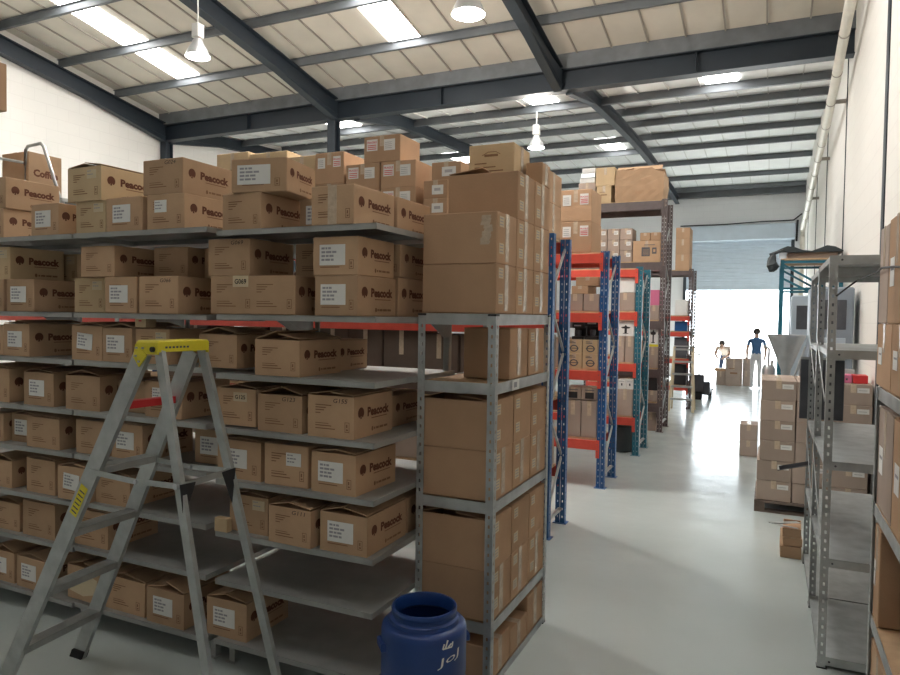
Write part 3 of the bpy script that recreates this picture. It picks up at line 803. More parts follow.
plain('plain carton, further of two on the second rack shelf', 3.93, 1.646, .28, d=.30, x0=-1.66)
for i, y in enumerate(Y3):
    plain('plain carton, %s in lower layer on the third rack shelf' % pos[i], y, 1.016, .268)
    plain('flap-topped plain carton, %s in upper layer on the third rack shelf' % pos[i], y, 1.285, .262, opn=(14, 9, 6)[i])
    plain('plain carton, %s in lower layer on the fourth rack shelf' % pos[i], y, .371, .272)
    plain('flap-topped plain carton, %s in upper layer on the fourth rack shelf' % pos[i], y, .644, .272, opn=(13, 10, 7)[i])
plain('taped plain carton, nearest on the bottom rack shelf behind the drum', Y3[0], .046, .19, lab=False)
plain('low plain carton in the middle of the bottom rack shelf', Y3[1], .046, .15, lab=False)
plain('taller plain carton, furthest on the bottom rack shelf', Y3[2], .046, .235, lab=False)

# ------------------------------------------------------------------ blue drum
t = thing('plastic_drum', 'open blue plastic drum with white handwriting in front of the galvanised rack', 'drum', (-1.437, 2.86, 0), .5)
mb = MB()
mb.lathe([(.165, .0), (.188, .012), (.196, .05), (.2, .12), (.2, .30), (.197, .31), (.197, .33), (.2, .34), (.2, .535), (.197, .555), (.185, .568), (.166, .573), (.163, .58), (.163, .592), (.158, .597), (.149, .60), (.149, .615), (.153, .62), (.154, .636), (.150, .642), (.142, .642),
          (.138, .632), (.138, .58), (.17, .56), (.19, .5), (.19, .05), (.0, .03)], DRUMB, 48, cap1=False)
mb.build('drum_body', t)
def wrap_text(s, az, z, width, hgt, slant=.15):
    vs, fs, W = text_geo(s, 0.); mb = MB(); k = width/W; out = []
    for x, y in vs:
        a = az + (x*k + slant*y*hgt/.7 - width/2)/.2
        zz = z + y*hgt/.7 + .25*(x*k)      # written slanting upwards
        out.append((.2015*math.cos(a), .2015*math.sin(a), zz))
    mb.raw(out, fs, PAPER); return mb
wrap_text('JoJ', -1.0, .435, .115, .036).build('handwriting', t)
mb = MB()
for (x0, z0), (x1, z1) in (((-.02, .47), (.03, .47)), ((-.02, .47), (-.012, .492)), ((-.006, .472), (.006, .505)), ((.03, .472), (.034, .492)), ((.008, .474), (.026, .486))):
    a0, a1 = -1.07 + x0/.2, -1.07 + x1/.2; z0 += .045; z1 += .045
    mb.bar((.2*math.cos(a0), .2*math.sin(a0), z0), (.2*math.cos(a1), .2*math.sin(a1), z1), .006, .004, PAPER, (math.cos(a0), math.sin(a0), 0))
mb.build('chalk_mark', t)
for s in (0, PI):
    mb = MB(); a = s + .25; mb.box(.185, -.05, .46, .215, .05, .50, DRUMB, Matrix.Rotation(a, 4, 'Z'), c=.006); mb.build('handle', t)

# ------------------------------------------------------------------ aluminium stepladder
t = thing('stepladder', 'aluminium stepladder with yellow top and red step before the cartons', 'ladder', (0, 0, 0))
FN, FF = Vector((-3.505, 2.146, 0)), Vector((-3.57, 2.66, 0))          # feet of the climbing side
TN, TF = Vector((-2.586, 2.255, 1.815)), Vector((-2.555, 2.515, 1.815))
RN, RF = Vector((-2.13, 2.27, 0)), Vector((-2.20, 2.78, 0))
TRN, TRF = Vector((-2.487, 2.255, 1.825)), Vector((-2.494, 2.515, 1.825))
def channel(name, a, b_, wdt, side, lip=.022, th=.003):
    """C-section stile; web faces `side` (its outward normal)"""
    a, b_, side = Vector(a), Vector(b_), Vector(side); d = (b_-a).normalized(); side = (side - d*side.dot(d)).normalized(); e = d.cross(side)
    mb = MB()
    mb.bar(a, b_, wdt, th, ALU, side)
    for q in (-1, 1): mb.bar(a + e*q*(wdt/2-th/2) - side*lip/2, b_ + e*q*(wdt/2-th/2) - side*lip/2, th, lip, ALU, side)
    return mb.build(name, t)
channel('front_stile', FN, TN, .085, (0, -1, 0)); channel('front_stile', FF, TF, .085, (0, -1, 0))
channel('rear_leg', RN, TRN, .045, (0, -1, 0)); channel('rear_leg', RF, TRF, .045, (0, -1, 0))
for k, z in enumerate((.32, .635, .945, 1.26, 1.575)):
    f = z/1.815; a = FN.lerp(TN, f); b_ = FF.lerp(TF, f); mb = MB(); m = REDP if k == 4 else ALU
    a = a + Vector((0, .006, 0)); b_ = b_ - Vector((0, .006, 0)); wd = .085 if k < 4 else .05
    mb.bar(a, b_, wd, .006, m); e = (b_-a).normalized(); px = Vector((e.y, -e.x, 0))
    for q in (-1, 1): mb.bar(a + px*q*(wd/2-.002) - Vector((0, 0, .016)), b_ + px*q*(wd/2-.002) - Vector((0, 0, .016)), .004, .03, m)
    for q in (-.6, -.3, 0, .3, .6):
        if k < 4: mb.bar(a + px*q*wd/2 + Vector((0, 0, .004)), b_ + px*q*wd/2 + Vector((0, 0, .004)), .006, .004, m)
    mb.build('red_step' if k == 4 else 'tread', t)
mb = MB()
c0, c1 = (TN+TRN)/2, (TF+TRF)/2; e = (c1-c0).normalized(); c0 = c0 - e*.012; c1 = c1 + e*.015
mb.bar(c0 + Vector((0, 0, .038)), c1 + Vector((0, 0, .038)), .145, .016, YELLOW, c=.005)
px = Vector((e.y, -e.x, 0))
for q in (-1, 1): mb.bar(c0 + px*q*.069 + Vector((0, 0, .017)), c1 + px*q*.069 + Vector((0, 0, .017)), .007, .044, YELLOW, c=.002)
for cc in (c0, c1): mb.bar(cc - px*.072 + Vector((0, 0, .012)), cc + px*.072 + Vector((0, 0, .012)), .007, .055, YELLOW, c=.002)
for cc, s in ((c0, -1),):
    vs = [cc - e*.005*kk + px*u + Vector((0, 0, v)) for kk in (0, 1) for u, v in ((-.11, .03), (-.13, -.06), (-.03, -.10), (.0, -.03))]
    vs = [cc - e*.006*kk + Vector((u, 0, v)) for kk in (0, 1) for u, v in ((-.072, .03), (-.085, -.03), (-.05, -.075), (.0, -.02))]
    mb.convex(vs, [(0,1,2,3), (4,5,6,7), (0,1,5,4), (1,2,6,5), (2,3,7,6), (3,0,4,7)], YELLOW)
top = mb.build('yellow_top', t)
mb = MB()
for cc in (c0 - e*.008, c1 - e*.014):
    mb.tube([cc + Vector((.045, 0, .008)), cc + Vector((.045, 0, .008)) - e*.012], .012, BLACK, 14)
for u, v in ((-.06, .012), (-.02, .012), (-.065, -.025), (-.045, -.05)):
    mb.tube([c0 - e*.006 + Vector((u, 0, v)), c0 - e*.014 + Vector((u, 0, v))], .005, ALU, 8)
mb.build('rivet', top)
mb = MB(); nrm = px if px.x > 0 else -px
for q in range(7):
    o_ = c0.lerp(c1, .12+.07*q) + nrm*.073 + Vector((0, 0, .016)); mb.bar(o_, o_ + e*.012, .009, .001, DGREY, nrm)
mb.build('printed_warning', top)
# yellow sticker on the near stile
d_ = (TN-FN).normalized(); mb = MB(); a = FN + d_*1.15; b_ = FN + d_*1.31; oy = Vector((0, -.0035, 0))
mb.bar(a+oy, b_+oy, .05, .001, YELLOW, (0, -1, 0))
for q in range(6): mb.bar(a + oy*1.3 + d_*(.015+.022*q), a + oy*1.3 + d_*(.021+.022*q), .036, .0006, DGREY, (0, -1, 0))
mb.build('yellow_sticker', t)
# folding stays between the front stiles and the rear legs
for (p, q), (r1, r2), oy in (((FN, TN), (RN, TRN), -.012), ((FF, TF), (RF, TRF), -.012)):
    a = p.lerp(q, .685); b_ = r1.lerp(r2, .67); o3 = Vector((0, oy, 0)); mid = a.lerp(b_, .55) - Vector((0, 0, .01))
    mb = MB(); mb.bar(a+o3, mid+o3, .003, .026, ALU); mb.bar(mid+o3*.5, b_+o3*.5, .003, .026, ALU)
    s_ = mb.build('folding_stay', t)
    mb = MB(); mb.tube([b_+o3*1.6, b_+o3*.2], .014, STAIN, 12); mb.build('rivet', s_)
    mb = MB(); mb.tube([mid+o3*1.6, mid+o3*.2], .009, STAIN, 12); mb.build('rivet', s_)
mb = MB(); a, b_ = RN.lerp(TRN, .67), RF.lerp(TRF, .67); mb.bar(a+Vector((.02, 0, 0)), b_+Vector((.02, 0, 0)), .004, .03, ALU); mb.build('rear_rail', t)
mb = MB(); a, b_ = RN.lerp(TRN, .06), RF.lerp(TRF, .06); mb.bar(a+Vector((.02, 0, 0)), b_+Vector((.02, 0, 0)), .004, .035, ALU); mb.build('rear_rail', t)
for c_, s in ((RN.lerp(TRN, .66), 1), (RF.lerp(TRF, .66), -1)):
    mb = MB(); vs = [c_ + Vector((.022, kk + s*u, v)) for kk in (0, .003) for u, v in ((-.01, .03), (.07, .02), (.01, -.12))]
    vs = [c_ + Vector((.024 + kk, s*u, v)) for kk in (0, .003) for u, v in ((-.018, .03), (.075, .025), (.005, -.14))]
    mb.convex(vs, [(0,1,2), (3,4,5), (0,1,4,3), (1,2,5,4), (0,2,5,3)], BLACK); mb.build('gusset', t)
for a, b_, wd in ((FN, TN, .095), (FF, TF, .095), (RN, TRN, .055), (RF, TRF, .055)):
    d_ = (b_-a).normalized(); mb = MB()
    z1 = .05; p = a + d_*(z1/d_.z)
    vs = [(a.x+sx*wd/2 , a.y+sy*.02+.006, 0) for sx in (-1, 1) for sy in (-1, 1)] + [(p.x+sx*wd/2, p.y+sy*.02+.006, z1) for sx in (-1, 1) for sy in (-1, 1)]
    mb.convex(vs, [(0,1,3,2), (4,5,7,6), (0,1,5,4), (2,3,7,6), (0,2,6,4), (1,3,7,5)], RUBBER); mb.build('rubber_foot', t)
# ------------------------------------------------------------------ pallet racks, one row behind another, seen end-on from the aisle
def upright(t, x, y, h, m, wd=.09, dp=.07, lite=False):
    """lipped channel: perforated face towards the camera, holes on the sides"""
    mb = MB()
    if lite:
        mb.box(x-wd/2, y, 0, x+wd/2, y+.003, h, m)
    else:
        for q in (-1, 1): perf(mb, x+q*.002, y, 0, q, wd/2-.002, h, m, pitch=.075, hw=.009, hh=.02, th=.003)
    for q in (-1, 1): perf(mb, x+q*(wd/2-.0015), y, 1, 1, dp, h, m, pitch=.075, hw=.010, hh=.014, th=.003)
    mb.box(x-wd/2-.02, y-.02, 0, x+wd/2+.02, y+dp+.02, .006, m)
    return mb.build('upright', t)

def rack(label, xs, y0, y1, h, pm, bm, levels, group=None, deck=True, bh=.11, top=None):
    t = thing('pallet_rack', label, 'rack', (0, 0, 0), 0, group)
    for x in xs:
        upright(t, x, y0, h, pm); upright(t, x, y1-.07, h, pm)
        mb = MB(); z = .16; k = 0
        mb.bar((x, y0+.05, .14), (x, y1-.05, .14), .03, .03, GALV)
        while z + .5 < h:
            a, b_ = (y0+.05, y1-.05) if k % 2 == 0 else (y1-.05, y0+.05)
            mb.bar((x, a, z), (x, b_, z+.5), .02, .02, GALV); z += .5; k += 1
        mb.build('bracing', t)
    for z in levels:
        for a, b_ in zip(xs, xs[1:]):
            lo, hi = min(a, b_)+.048, max(a, b_)-.048
            for y in (y0-.012, y1-.03):
                mb = MB(); mm = top if top and z == levels[-1] else bm; mb.box(lo, y, z-bh, hi, y+.042, z, mm, c=.003)
                for e, s in ((lo, 1), (hi, -1)):
                    mb.box(e-.006, y-.004, z-bh-.09, e+.006, y+.05, z+.01, mm)
                    mb.box(e-.006 - (.0 if s < 0 else .03), y-.0065, z-bh-.09, e+.006 + (.03 if s < 0 else .0), y-.002, z+.01, mm)
                    for q in (.0, .08): mb.tube([(e+.012*(1 if s < 0 else -1), y-.0065, z-.04-q), (e+.012*(1 if s < 0 else -1), y-.009, z-.04-q)], .006, DGREY, 8)
                mb.build('beam', t)
            if deck:
                mb = MB(); n_ = 6
                for q in range(n_):
                    yy = y0+.035 + (y1-y0-.07)*q/n_
                    mb.box(lo+.01, yy+.005, z+.0005, hi-.01, yy+(y1-y0-.07)/n_-.005, z+.022, TIMBER)
                mb.build('decking', t)
    return t
RG = 'pallet racks standing end-on along the aisle'
rack('blue pallet rack with orange beams, nearest of the racks along the aisle', (-1.80, -4.5, -7.2, -9.9), 5.95, 6.55, 2.742, BLUE, ORANGE, (.55, 1.2, 1.955, 2.72), RG)
rack('blue pallet rack with orange beams, second along the aisle', (-1.755, -4.4), 8.02, 8.72, 2.77, BLUE, ORANGE, (.555, 1.37, 2.05, 2.74), RG)
rack('teal pallet rack with orange beams, third along the aisle', (-1.725, -4.3), 10.18, 10.95, 2.74, TEALP, ORANGE, (.545, 1.33, 2.08, 2.70), RG)
rack('tall brown pallet rack, fourth along the aisle', (-1.715, -4.3), 12.5, 13.3, 4.08, BROWNR, BROWNR, (.5, 1.1, 1.95, 2.98, 4.05), RG, bh=.15)
rack('brown pallet rack, last along the aisle before the roller door', (-1.60, -3.9), 16.05, 16.8, 3.1, BROWNR, ORANGE, (.5, 1.1, 1.70, 2.05, 3.06), RG, bh=.1, top=BROWNR)

# simple far cartons: box with seam, tape and print kept in one mesh
def box_far(label, x0, x1, y0, z0, z1, d, m=GREYBX, group=None, marks='', tape=True, name='carton', cat='carton', rz=0., smalltape=False):
    w, h = x1-x0, z1-z0; mb = MB()
    mb.box(-w/2, -d/2, 0, w/2, d/2, h, m, c=.005)
    if tape:
        mb.box(-.025, -d/2, h, .025, d/2, h+.0015, TAPE); mb.box(-.025, -d/2-.0015, h*.6, .025, -d/2, h, TAPE)
    y = -d/2-.0022
    def Q(u0, u1, v0, v1, mm):
        nonlocal y
        y -= .0006
        mb.quad((u0*w, y, v0*h), (u1*w, y, v0*h), (u1*w, y, v1*h), (u0*w, y, v1*h), mm)
    if 'l' in marks: Q(.02, .38, .45, .8, PAPER); Q(.06, .32, .66, .70, GREYTX); Q(.06, .28, .56, .60, GREYTX)
    if 'd' in marks:          # dark printed panel and square mark
        Q(-.18, .12, .25, .68, DGREY); Q(.2, .36, .36, .66, DGREY); Q(.24, .32, .44, .58, m); Q(-.1, .3, .78, .81, DGREY)
        for i in range(5): Q(-.14, .08, .31+.06*i, .325+.06*i, m)
    if 'c' in marks:          # printed pot: ring and lines
        n_ = 20; r0 = .24*h
        for i in range(n_):
            a, b_ = 2*PI*i/n_, 2*PI*(i+1)/n_
            mb.quad((1.25*r0*math.cos(a), y, .38*h+r0*math.sin(a)), (1.25*r0*math.cos(b_), y, .38*h+r0*math.sin(b_)), (.9*r0*math.cos(b_), y, .38*h+.7*r0*math.sin(b_)), (.9*r0*math.cos(a), y, .38*h+.7*r0*math.sin(a)), DGREY)
        Q(-.3, .3, .36, .41, DGREY); Q(-.3, .1, .74, .79, DGREY); Q(-.3, -.02, .84, .88, DGREY)
    if 'k' in marks: Q(-.28, .28, .1, .62, BLACK); Q(-.3, .3, .78, .84, DGREY)
    if 't' in marks:          # pictured appliance: cap over a stem
        mb.raw([(-.28*w, y, .62*h), (-.08*w, y, .66*h), (0, y, .78*h), (.08*w, y, .66*h), (.28*w, y, .62*h), (.2*w, y, .52*h), (-.2*w, y, .52*h)], [tuple(range(7))], BLACK)
        Q(-.07, .07, .2, .52, BLACK); Q(-.16, .16, .16, .2, BLACK); Q(-.4, -.05, .9, .93, GREYTX)
    if 'y' in marks: Q(-.5, .5, .0, .10, YELLOW)
    if 's' in marks: Q(-.1, .1, .35, .6, DGREY); Q(-.35, .35, .75, .8, GREYTX)
    if 'n' in marks: Q(-.22, .22, .44, .50, FAINT); Q(-.3, .05, .62, .65, FAINT)
    if 'f' in marks:          # fragile sticker
        Q(.14, .40, .52, .86, PAPER); Q(-.40, -.14, .5, .84, PAPER); 
        put_text(mb, 'FRAGILE', (.15*w, y-.001, .74*h), (1, 0, 0), (0, 0, 1), .24*w, RED_TX, .02)
        for i in range(3): Q(.16, .38, .56+.055*i, .585+.055*i, RED_TX)
        for i in range(4): Q(-.37, -.2, .56+.06*i, .575+.06*i, GREYTX)
    if 'F' in marks:          # sticker on the left, docket on the right
        Q(-.42, -.12, .45, .88, PAPER); Q(.06, .36, .42, .84, PAPER)
        put_text(mb, 'FRAGILE', (-.40*w, y-.001, .73*h), (1, 0, 0), (0, 0, 1), .26*w, RED_TX, .02)
        for i in range(3): Q(-.39, -.15, .50+.07*i, .53+.07*i, RED_TX)
        for i in range(4): Q(.09, .28, .5+.07*i, .515+.07*i, GREYTX)
    if 'L' in marks: Q(-.14, .34, .2, .72, PAPER); Q(-.04, .22, .4, .56, MIDGREY)
    if 'P' in marks:          # pale pallet labels at upper right
        Q(.10, .42, .60, .84, PAPER); Q(.14, .36, .70, .73, MIDGREY)
    o = mb.build(name, None, ((x0+x1)/2, y0+d/2, z0)); o.rotation_euler = (0, 0, rz)
    return tag(o, label, cat, group)

# on top of the nearest blue rack
ZT = 2.743; G1 = 'cartons stacked on top of the nearest pallet rack'
for k, (x0, x1) in enumerate(((-4.385, -4.03),)):
    box_far('hidden carton under the leftmost fragile-stickered carton, bottom of its column', x0, x1, 6.03, ZT, 3.04, .42, KRAFT2, G1)
    box_far('carton in the middle of the leftmost fragile column, half hidden by printed cartons', x0, x1, 6.03, 3.041, 3.35, .42, KRAFT2, G1)
    box_far('fragile-stickered carton, leftmost of the group above the right bay', x0, x1, 6.03, 3.351, 3.675, .42, KRAFT2, G1, 'f')
for nm, x0, x1 in (('second column', -4.0, -3.60), ('third column', -3.585, -3.19)):
    box_far('carton at the base of the %s of fragile-stickered cartons' % nm, x0, x1, 6.03, ZT, 3.0, .42, KRAFT2, G1)
    box_far('carton in the middle of the %s of fragile-stickered cartons' % nm, x0, x1, 6.03, 3.001, 3.26, .42, KRAFT2, G1, 'F')
    box_far('fragile-stickered carton, top of the %s, just under the highest one' % nm, x0, x1, 6.03, 3.261, 3.525, .42, KRAFT2, G1, 'F')
box_far('highest fragile-stickered carton, sitting across two others under the roof', -3.785, -3.365, 6.03, 3.526, 3.79, .42, KRAFT2, G1, 'F')
for k, (a, b_, nm) in enumerate(((ZT, 2.955, 'lowest'), (2.956, 3.13, 'middle'), (3.131, 3.305, 'upper'))):
    box_far('small carton with white docket, %s in the column left of the big plain stack' % nm, -3.10, -2.845, 6.03, a, b_, .3, KRAFT2, G1, 'L')
box_far('small labelled carton peeping out above the big plain stack', -3.03, -2.72, 6.06, 3.306, 3.48, .34, KRAFT2, G1, 'L')
for k, (x0, x1, zt, nm) in enumerate(((-5.76, -5.30, 3.785, 'leftmost'), (-5.28, -4.77, 3.75, 'middle'), (-4.75, -4.40, 3.67, 'rightmost'))):
    box_far('pale carton under the far roof, %s of three upper ones behind the printed cartons' % nm, x0, x1, 6.05, 3.25, zt, .45, PALE, G1, 'n')
    box_far('pale carton beneath the %s of the three pale upper cartons' % nm, x0, x1, 6.05, ZT, 3.249, .45, PALE, G1, 'L')
for k, (a, b_) in enumerate(((ZT, 3.05), (3.051, 3.34))):
    r_, w, d, h = carton('tall carton at the aisle end of the nearest pallet rack, %s of two' % ('lower', 'upper')[k], -2.36, -1.862, 6.02, a, b_-a, .52, False, False, KRAFT2, G1)
    tape_strip(r_, w, d, h, 'tr', .06)
# inside the nearest rack, glimpsed through the shelving; upper levels coloured for shade
random.seed(21)
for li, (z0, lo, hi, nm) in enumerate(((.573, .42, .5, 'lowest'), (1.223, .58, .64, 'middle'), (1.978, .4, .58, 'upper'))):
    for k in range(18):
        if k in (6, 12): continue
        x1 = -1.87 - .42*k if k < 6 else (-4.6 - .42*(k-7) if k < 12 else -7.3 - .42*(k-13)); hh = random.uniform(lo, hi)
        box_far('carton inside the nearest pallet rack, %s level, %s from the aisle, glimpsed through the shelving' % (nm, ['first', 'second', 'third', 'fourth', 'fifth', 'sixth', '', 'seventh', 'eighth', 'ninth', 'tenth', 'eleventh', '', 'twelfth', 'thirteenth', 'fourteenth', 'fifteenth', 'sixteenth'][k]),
                x1-.40, x1, 6.03 + random.uniform(0, .04), z0, z0+hh, .42, (GREYBX if li == 0 or k == 0 else SHADEBX), 'cartons inside the nearest pallet rack', 'l' if (k+li) % 3 == 0 and li == 0 else '', rz=0)

# second rack
G2 = 'goods on the second pallet rack'
box_far('fragile-stickered carton on top of the second blue rack, lower of two', -2.31, -1.925, 8.06, 2.763, 3.13, .5, KRAFT2, G2, 'f')
box_far('fragile-stickered carton on top of the second blue rack, upper of two', -2.315, -1.93, 8.06, 3.131, 3.505, .5, KRAFT2, G2, 'f')
box_far('yellowish open tray at the back on top of the second blue rack', -2.85, -2.45, 8.15, 2.763, 3.62, .4, PALE, G2, 'k')
for nm, x0, x1 in (('left', -2.20, -2.01), ('right', -2.0, -1.815)):
    box_far('mauve carton, %s of a pair on the upper level of the second rack' % nm, x0, x1, 8.06, 2.073, 2.275, .4, GREYBX, G2)
    box_far('carton with printed pot, bottom %s of four on the second rack' % nm, x0, x1, 8.06, 1.393, 1.565, .3, PALE, G2, 'c')
    box_far('carton with printed pot, top %s of four on the second rack' % nm, x0, x1, 8.06, 1.566, 1.735, .3, PALE, G2, 'c')
    box_far('large brown carton, %s of two on the lowest level of the second rack' % nm, x0, x1, 8.06, .578, 1.01, .5, GREYBX, G2)
    box_far('small carton with dark round print, %s of two above the large brown cartons' % nm, x0, x1, 8.06, 1.025, 1.165, .3, GREYBX, G2, 'k')
box_far('flat carton lying on the mauve pair of the second rack', -2.15, -1.95, 8.06, 2.276, 2.37, .4, KRAFT2, G2)
box_far('long carton under the top beam of the second rack', -2.10, -1.82, 8.06, 2.371, 2.475, .4, KRAFT2, G2)
def machine(label, x, y, z, w, h, d):
    t = thing('coffee_machine', label, 'machine', (x, y, z), 0, G2)
    mb = MB(); mb.box(-w/2, -d/2, 0, w/2, d/2, h*.18, BLACK, c=.006); mb.box(-w/2, 0, h*.1, w/2, d/2, h, BLACK, c=.008); mb.box(-w/2, -d/2, h*.66, w/2, d/2, h, BLACK, c=.008); mb.build('housing', t)
    mb = MB(); mb.lathe([(.03, 0), (.036, .05), (.03, .07)], DGREY, 14, Matrix.Translation((0, -d*.25, h*.2))); mb.build('jug', t)
    mb = MB(); mb.box(-w*.3, -d/2-.003, h*.78, w*.3, -d/2, h*.86, GREYTX); mb.build('panel', t)
machine('black coffee machine, left of two on the second rack', -2.08, 8.24, 1.736, .14, .2, .26)
machine('taller black coffee machine, right of two on the second rack', -1.91, 8.24, 1.736, .17, .235, .26)
for k, nm in enumerate(('left', 'middle', 'right')):
    box_far('dark carton further along the second rack, %s of the hidden three' % nm, -3.4+.4*k, -3.05+.4*k, 8.08, 1.393, 1.75, .4, GREYBX, G2)
# third rack
G3 = 'goods on the third pallet rack'
box_far('white carton under the top beam of the third rack', -2.06, -1.79, 10.22, 2.37, 2.585, .4, PAPER, G3, tape=False)
box_far('grey carton carrying the white one on the third rack', -2.07, -1.785, 10.22, 2.103, 2.369, .4, GREYBX, G3)
box_far('white carton picturing a black appliance on the third rack', -2.03, -1.785, 10.22, 1.735, 1.945, .3, PAPER, G3, 't', tape=False)
box_far('brown carton below the pictured white carton, third rack', -1.91, -1.785, 10.22, 1.353, 1.734, .4, GREYBX, G3)
box_far('brown carton beside it, further from the aisle on the third rack', -2.06, -1.92, 10.22, 1.353, 1.734, .4, GREYBX, G3)
for nm, x0 in (('left', -2.0), ('right', -1.885)): box_far('little white carton, %s of two on the low level of the third rack' % nm, x0, x0+.108, 10.22, .958, 1.10, .2, PAPER, G3, 's', tape=False)
box_far('tall brown carton under the little white ones, third rack', -2.01, -1.785, 10.22, .568, .957, .4, GREYBX, G3)
box_far('brown carton left of the tall one on the third rack, lower level', -2.25, -2.02, 10.25, .568, .84, .4, GREYBX, G3)
mb = MB()
random.seed(3)
prof = [(.13, 0), (.17, .02), (.175, .12), (.165, .25), (.15, .34), (.08, .385), (0, .395)]
mb.lathe(prof, PLWRAP, 14, Matrix.Diagonal((1.15, 1.5, 1.05, 1)), cap1=False)
for i, v in enumerate(mb.v): v += Vector((random.uniform(-.008, .008), random.uniform(-.008, .008), 0 if v.z < .01 else random.uniform(-.01, .01)))
tag(mb.build('wrapped_bundle', None, (-1.99, 10.55, 0)), 'bundle in black shrink wrap on the floor under the third rack', 'bundle', G3)
# fourth rack
G4 = 'goods on the tall brown rack'
random.seed(11)
def crumpled(label, x0, x1, y0, z0, h, d, m):
    """large old carton with bowed sides, a dented corner and limp flaps"""
    w = x1-x0; t = thing('carton', label, 'carton', ((x0+x1)/2, y0+d/2, z0), 0, G4)
    mb = MB(); nx, nz = 8, 6; P = []
    ring = [(-w/2 + w*i/nx, -d/2) for i in range(nx)] + [(w/2, -d/2 + d*i/4) for i in range(4)] + [(w/2 - w*i/nx, d/2) for i in range(nx)] + [(-w/2, d/2 - d*i/4) for i in range(4)]
    n_ = len(ring)
    for k in range(nz+1):
        f = k/nz
        for i, (x, y) in enumerate(ring):
            s = 1 + .05*math.sin(f*PI) + random.uniform(-.018, .018)*(f > 0)
            dz = random.uniform(-.03, .03)*(f > .5)
            if x > w*.3 and f > .6: dz -= .10*h*(f-.6)/.4*1.4
            P.append((x*s + .02*f, y*s, f*h + dz))
    mb.raw(P, [(k*n_+i, k*n_+(i+1) % n_, (k+1)*n_+(i+1) % n_, (k+1)*n_+i) for k in range(nz) for i in range(n_)] + [tuple(range(n_))[::-1]], m)
    mb.build('box', t)
    for s, L, ang in (('f', .16, 35), ('l', .3, 8), ('b', .2, 20), ('r', .22, -28)): flap(t, m, s, w*.98, d*.98, h*.97, ang, L)
    return t
crumpled('big crumpled brown carton on top of the tall brown rack', -2.58, -1.77, 12.56, 4.073, .56, .6, KRAFT)
box_far('pale carton beside the big crumpled one, lower', -2.92, -2.66, 12.56, 4.073, 4.38, .5, PALE, G4, 'n')
box_far('pale yellowish carton beside the big crumpled one, upper', -2.94, -2.6, 12.56, 4.381, 4.71, .5, PALE, G4)
for k in range(3): box_far('flat white box, %s in the little pile on the tall rack' % ('bottom', 'middle', 'top')[k], -3.24+.02*k, -2.96, 12.58, 4.46+.09*k, 4.545+.09*k, .3, (PAPER, STAIN, PAPER)[k], G4, tape=False)
box_far('carton holding up the little pile of flat white boxes', -3.26, -2.95, 12.58, 4.073, 4.459, .4, GREYBX, G4)
for i in range(3):
    for j in range(3):
        if i == 0 and j == 2: pass
        box_far('small carton with white label, %s column and %s row on the tall brown rack' % (('left', 'middle', 'right')[i], ('bottom', 'second', 'top')[j]), -2.93+.225*i, -2.93+.225*i+.215, 12.56, 3.003+.20*j, 3.003+.20*j+.197, .4, GREYBX, G4, 'l')
box_far('brown carton with dark printed panel at the aisle end of the tall rack', -2.25, -1.775, 12.56, 3.003, 3.37, .5, KRAFT, G4, 'd')
for nm, x0 in (('left', -2.13), ('right', -1.95)): box_far('low brown carton on the dark-panelled one, %s' % nm, x0, x0+.172, 12.56, 3.371, 3.51, .4, KRAFT2, G4)
box_far('bright pink carton on the tall brown rack', -1.95, -1.775, 12.56, 2.23, 2.50, .4, PINK, G4, tape=False)
box_far('brown carton under the pink one on the tall rack', -1.95, -1.775, 12.56, 1.973, 2.229, .4, GREYBX, G4)
box_far('white carton with pictured lamp and yellow foot on the tall rack', -1.95, -1.775, 12.56, 1.50, 1.90, .3, PAPER, G4, 'ty', tape=False)
box_far('grey carton under the pictured white one on the tall rack', -1.95, -1.775, 12.56, 1.123, 1.499, .4, GREYBX, G4)
box_far('black carton on the low level of the tall brown rack', -1.95, -1.775, 12.56, .723, 1.06, .4, BLACK, G4, tape=False)
box_far('brown carton under the black one on the tall rack', -1.95, -1.775, 12.56, .523, .722, .4, GREYBX, G4)
box_far('grey plastic-wrapped carton on the floor under the tall rack', -1.97, -1.785, 12.6, .0, .33, .4, GREYBX, G4)
for k, (z0, z1, mm) in enumerate(((.523, .95, GREYBX), (1.123, 1.6, KRAFT2), (1.973, 2.5, GREYBX))):
    box_far('carton deeper in the tall brown rack, %s level' % ('low', 'middle', 'upper')[k], -2.5, -2.05, 12.6, z0, z1, .5, mm, G4)
# last rack
G5 = 'goods on the last pallet rack'
for k, (z0, z1) in enumerate(((3.083, 3.42), (3.421, 3.76), (3.761, 4.02))):
    box_far('brown carton on top of the last rack, %s of its column' % ('bottom', 'middle', 'top')[k], -1.95, -1.65, 16.1, z0, z1, .55, KRAFT2, G5)
box_far('white bundle on the upper level of the last rack', -1.93, -1.66, 16.1, 2.073, 2.42, .4, PAPER, G5, tape=False)
box_far('dark blue crate on the middle level of the last rack', -1.93, -1.66, 16.1, 1.723, 1.94, .4, BLUE, G5, tape=False, name='crate', cat='crate')
box_far('dark crate below the blue one on the last rack', -1.93, -1.66, 16.1, 1.123, 1.58, .4, DGREY, G5, tape=False, name='crate', cat='crate')
box_far('black crate on the lowest level of the last rack', -1.93, -1.66, 16.1, .523, .98, .4, BLACK, G5, tape=False, name='crate', cat='crate')

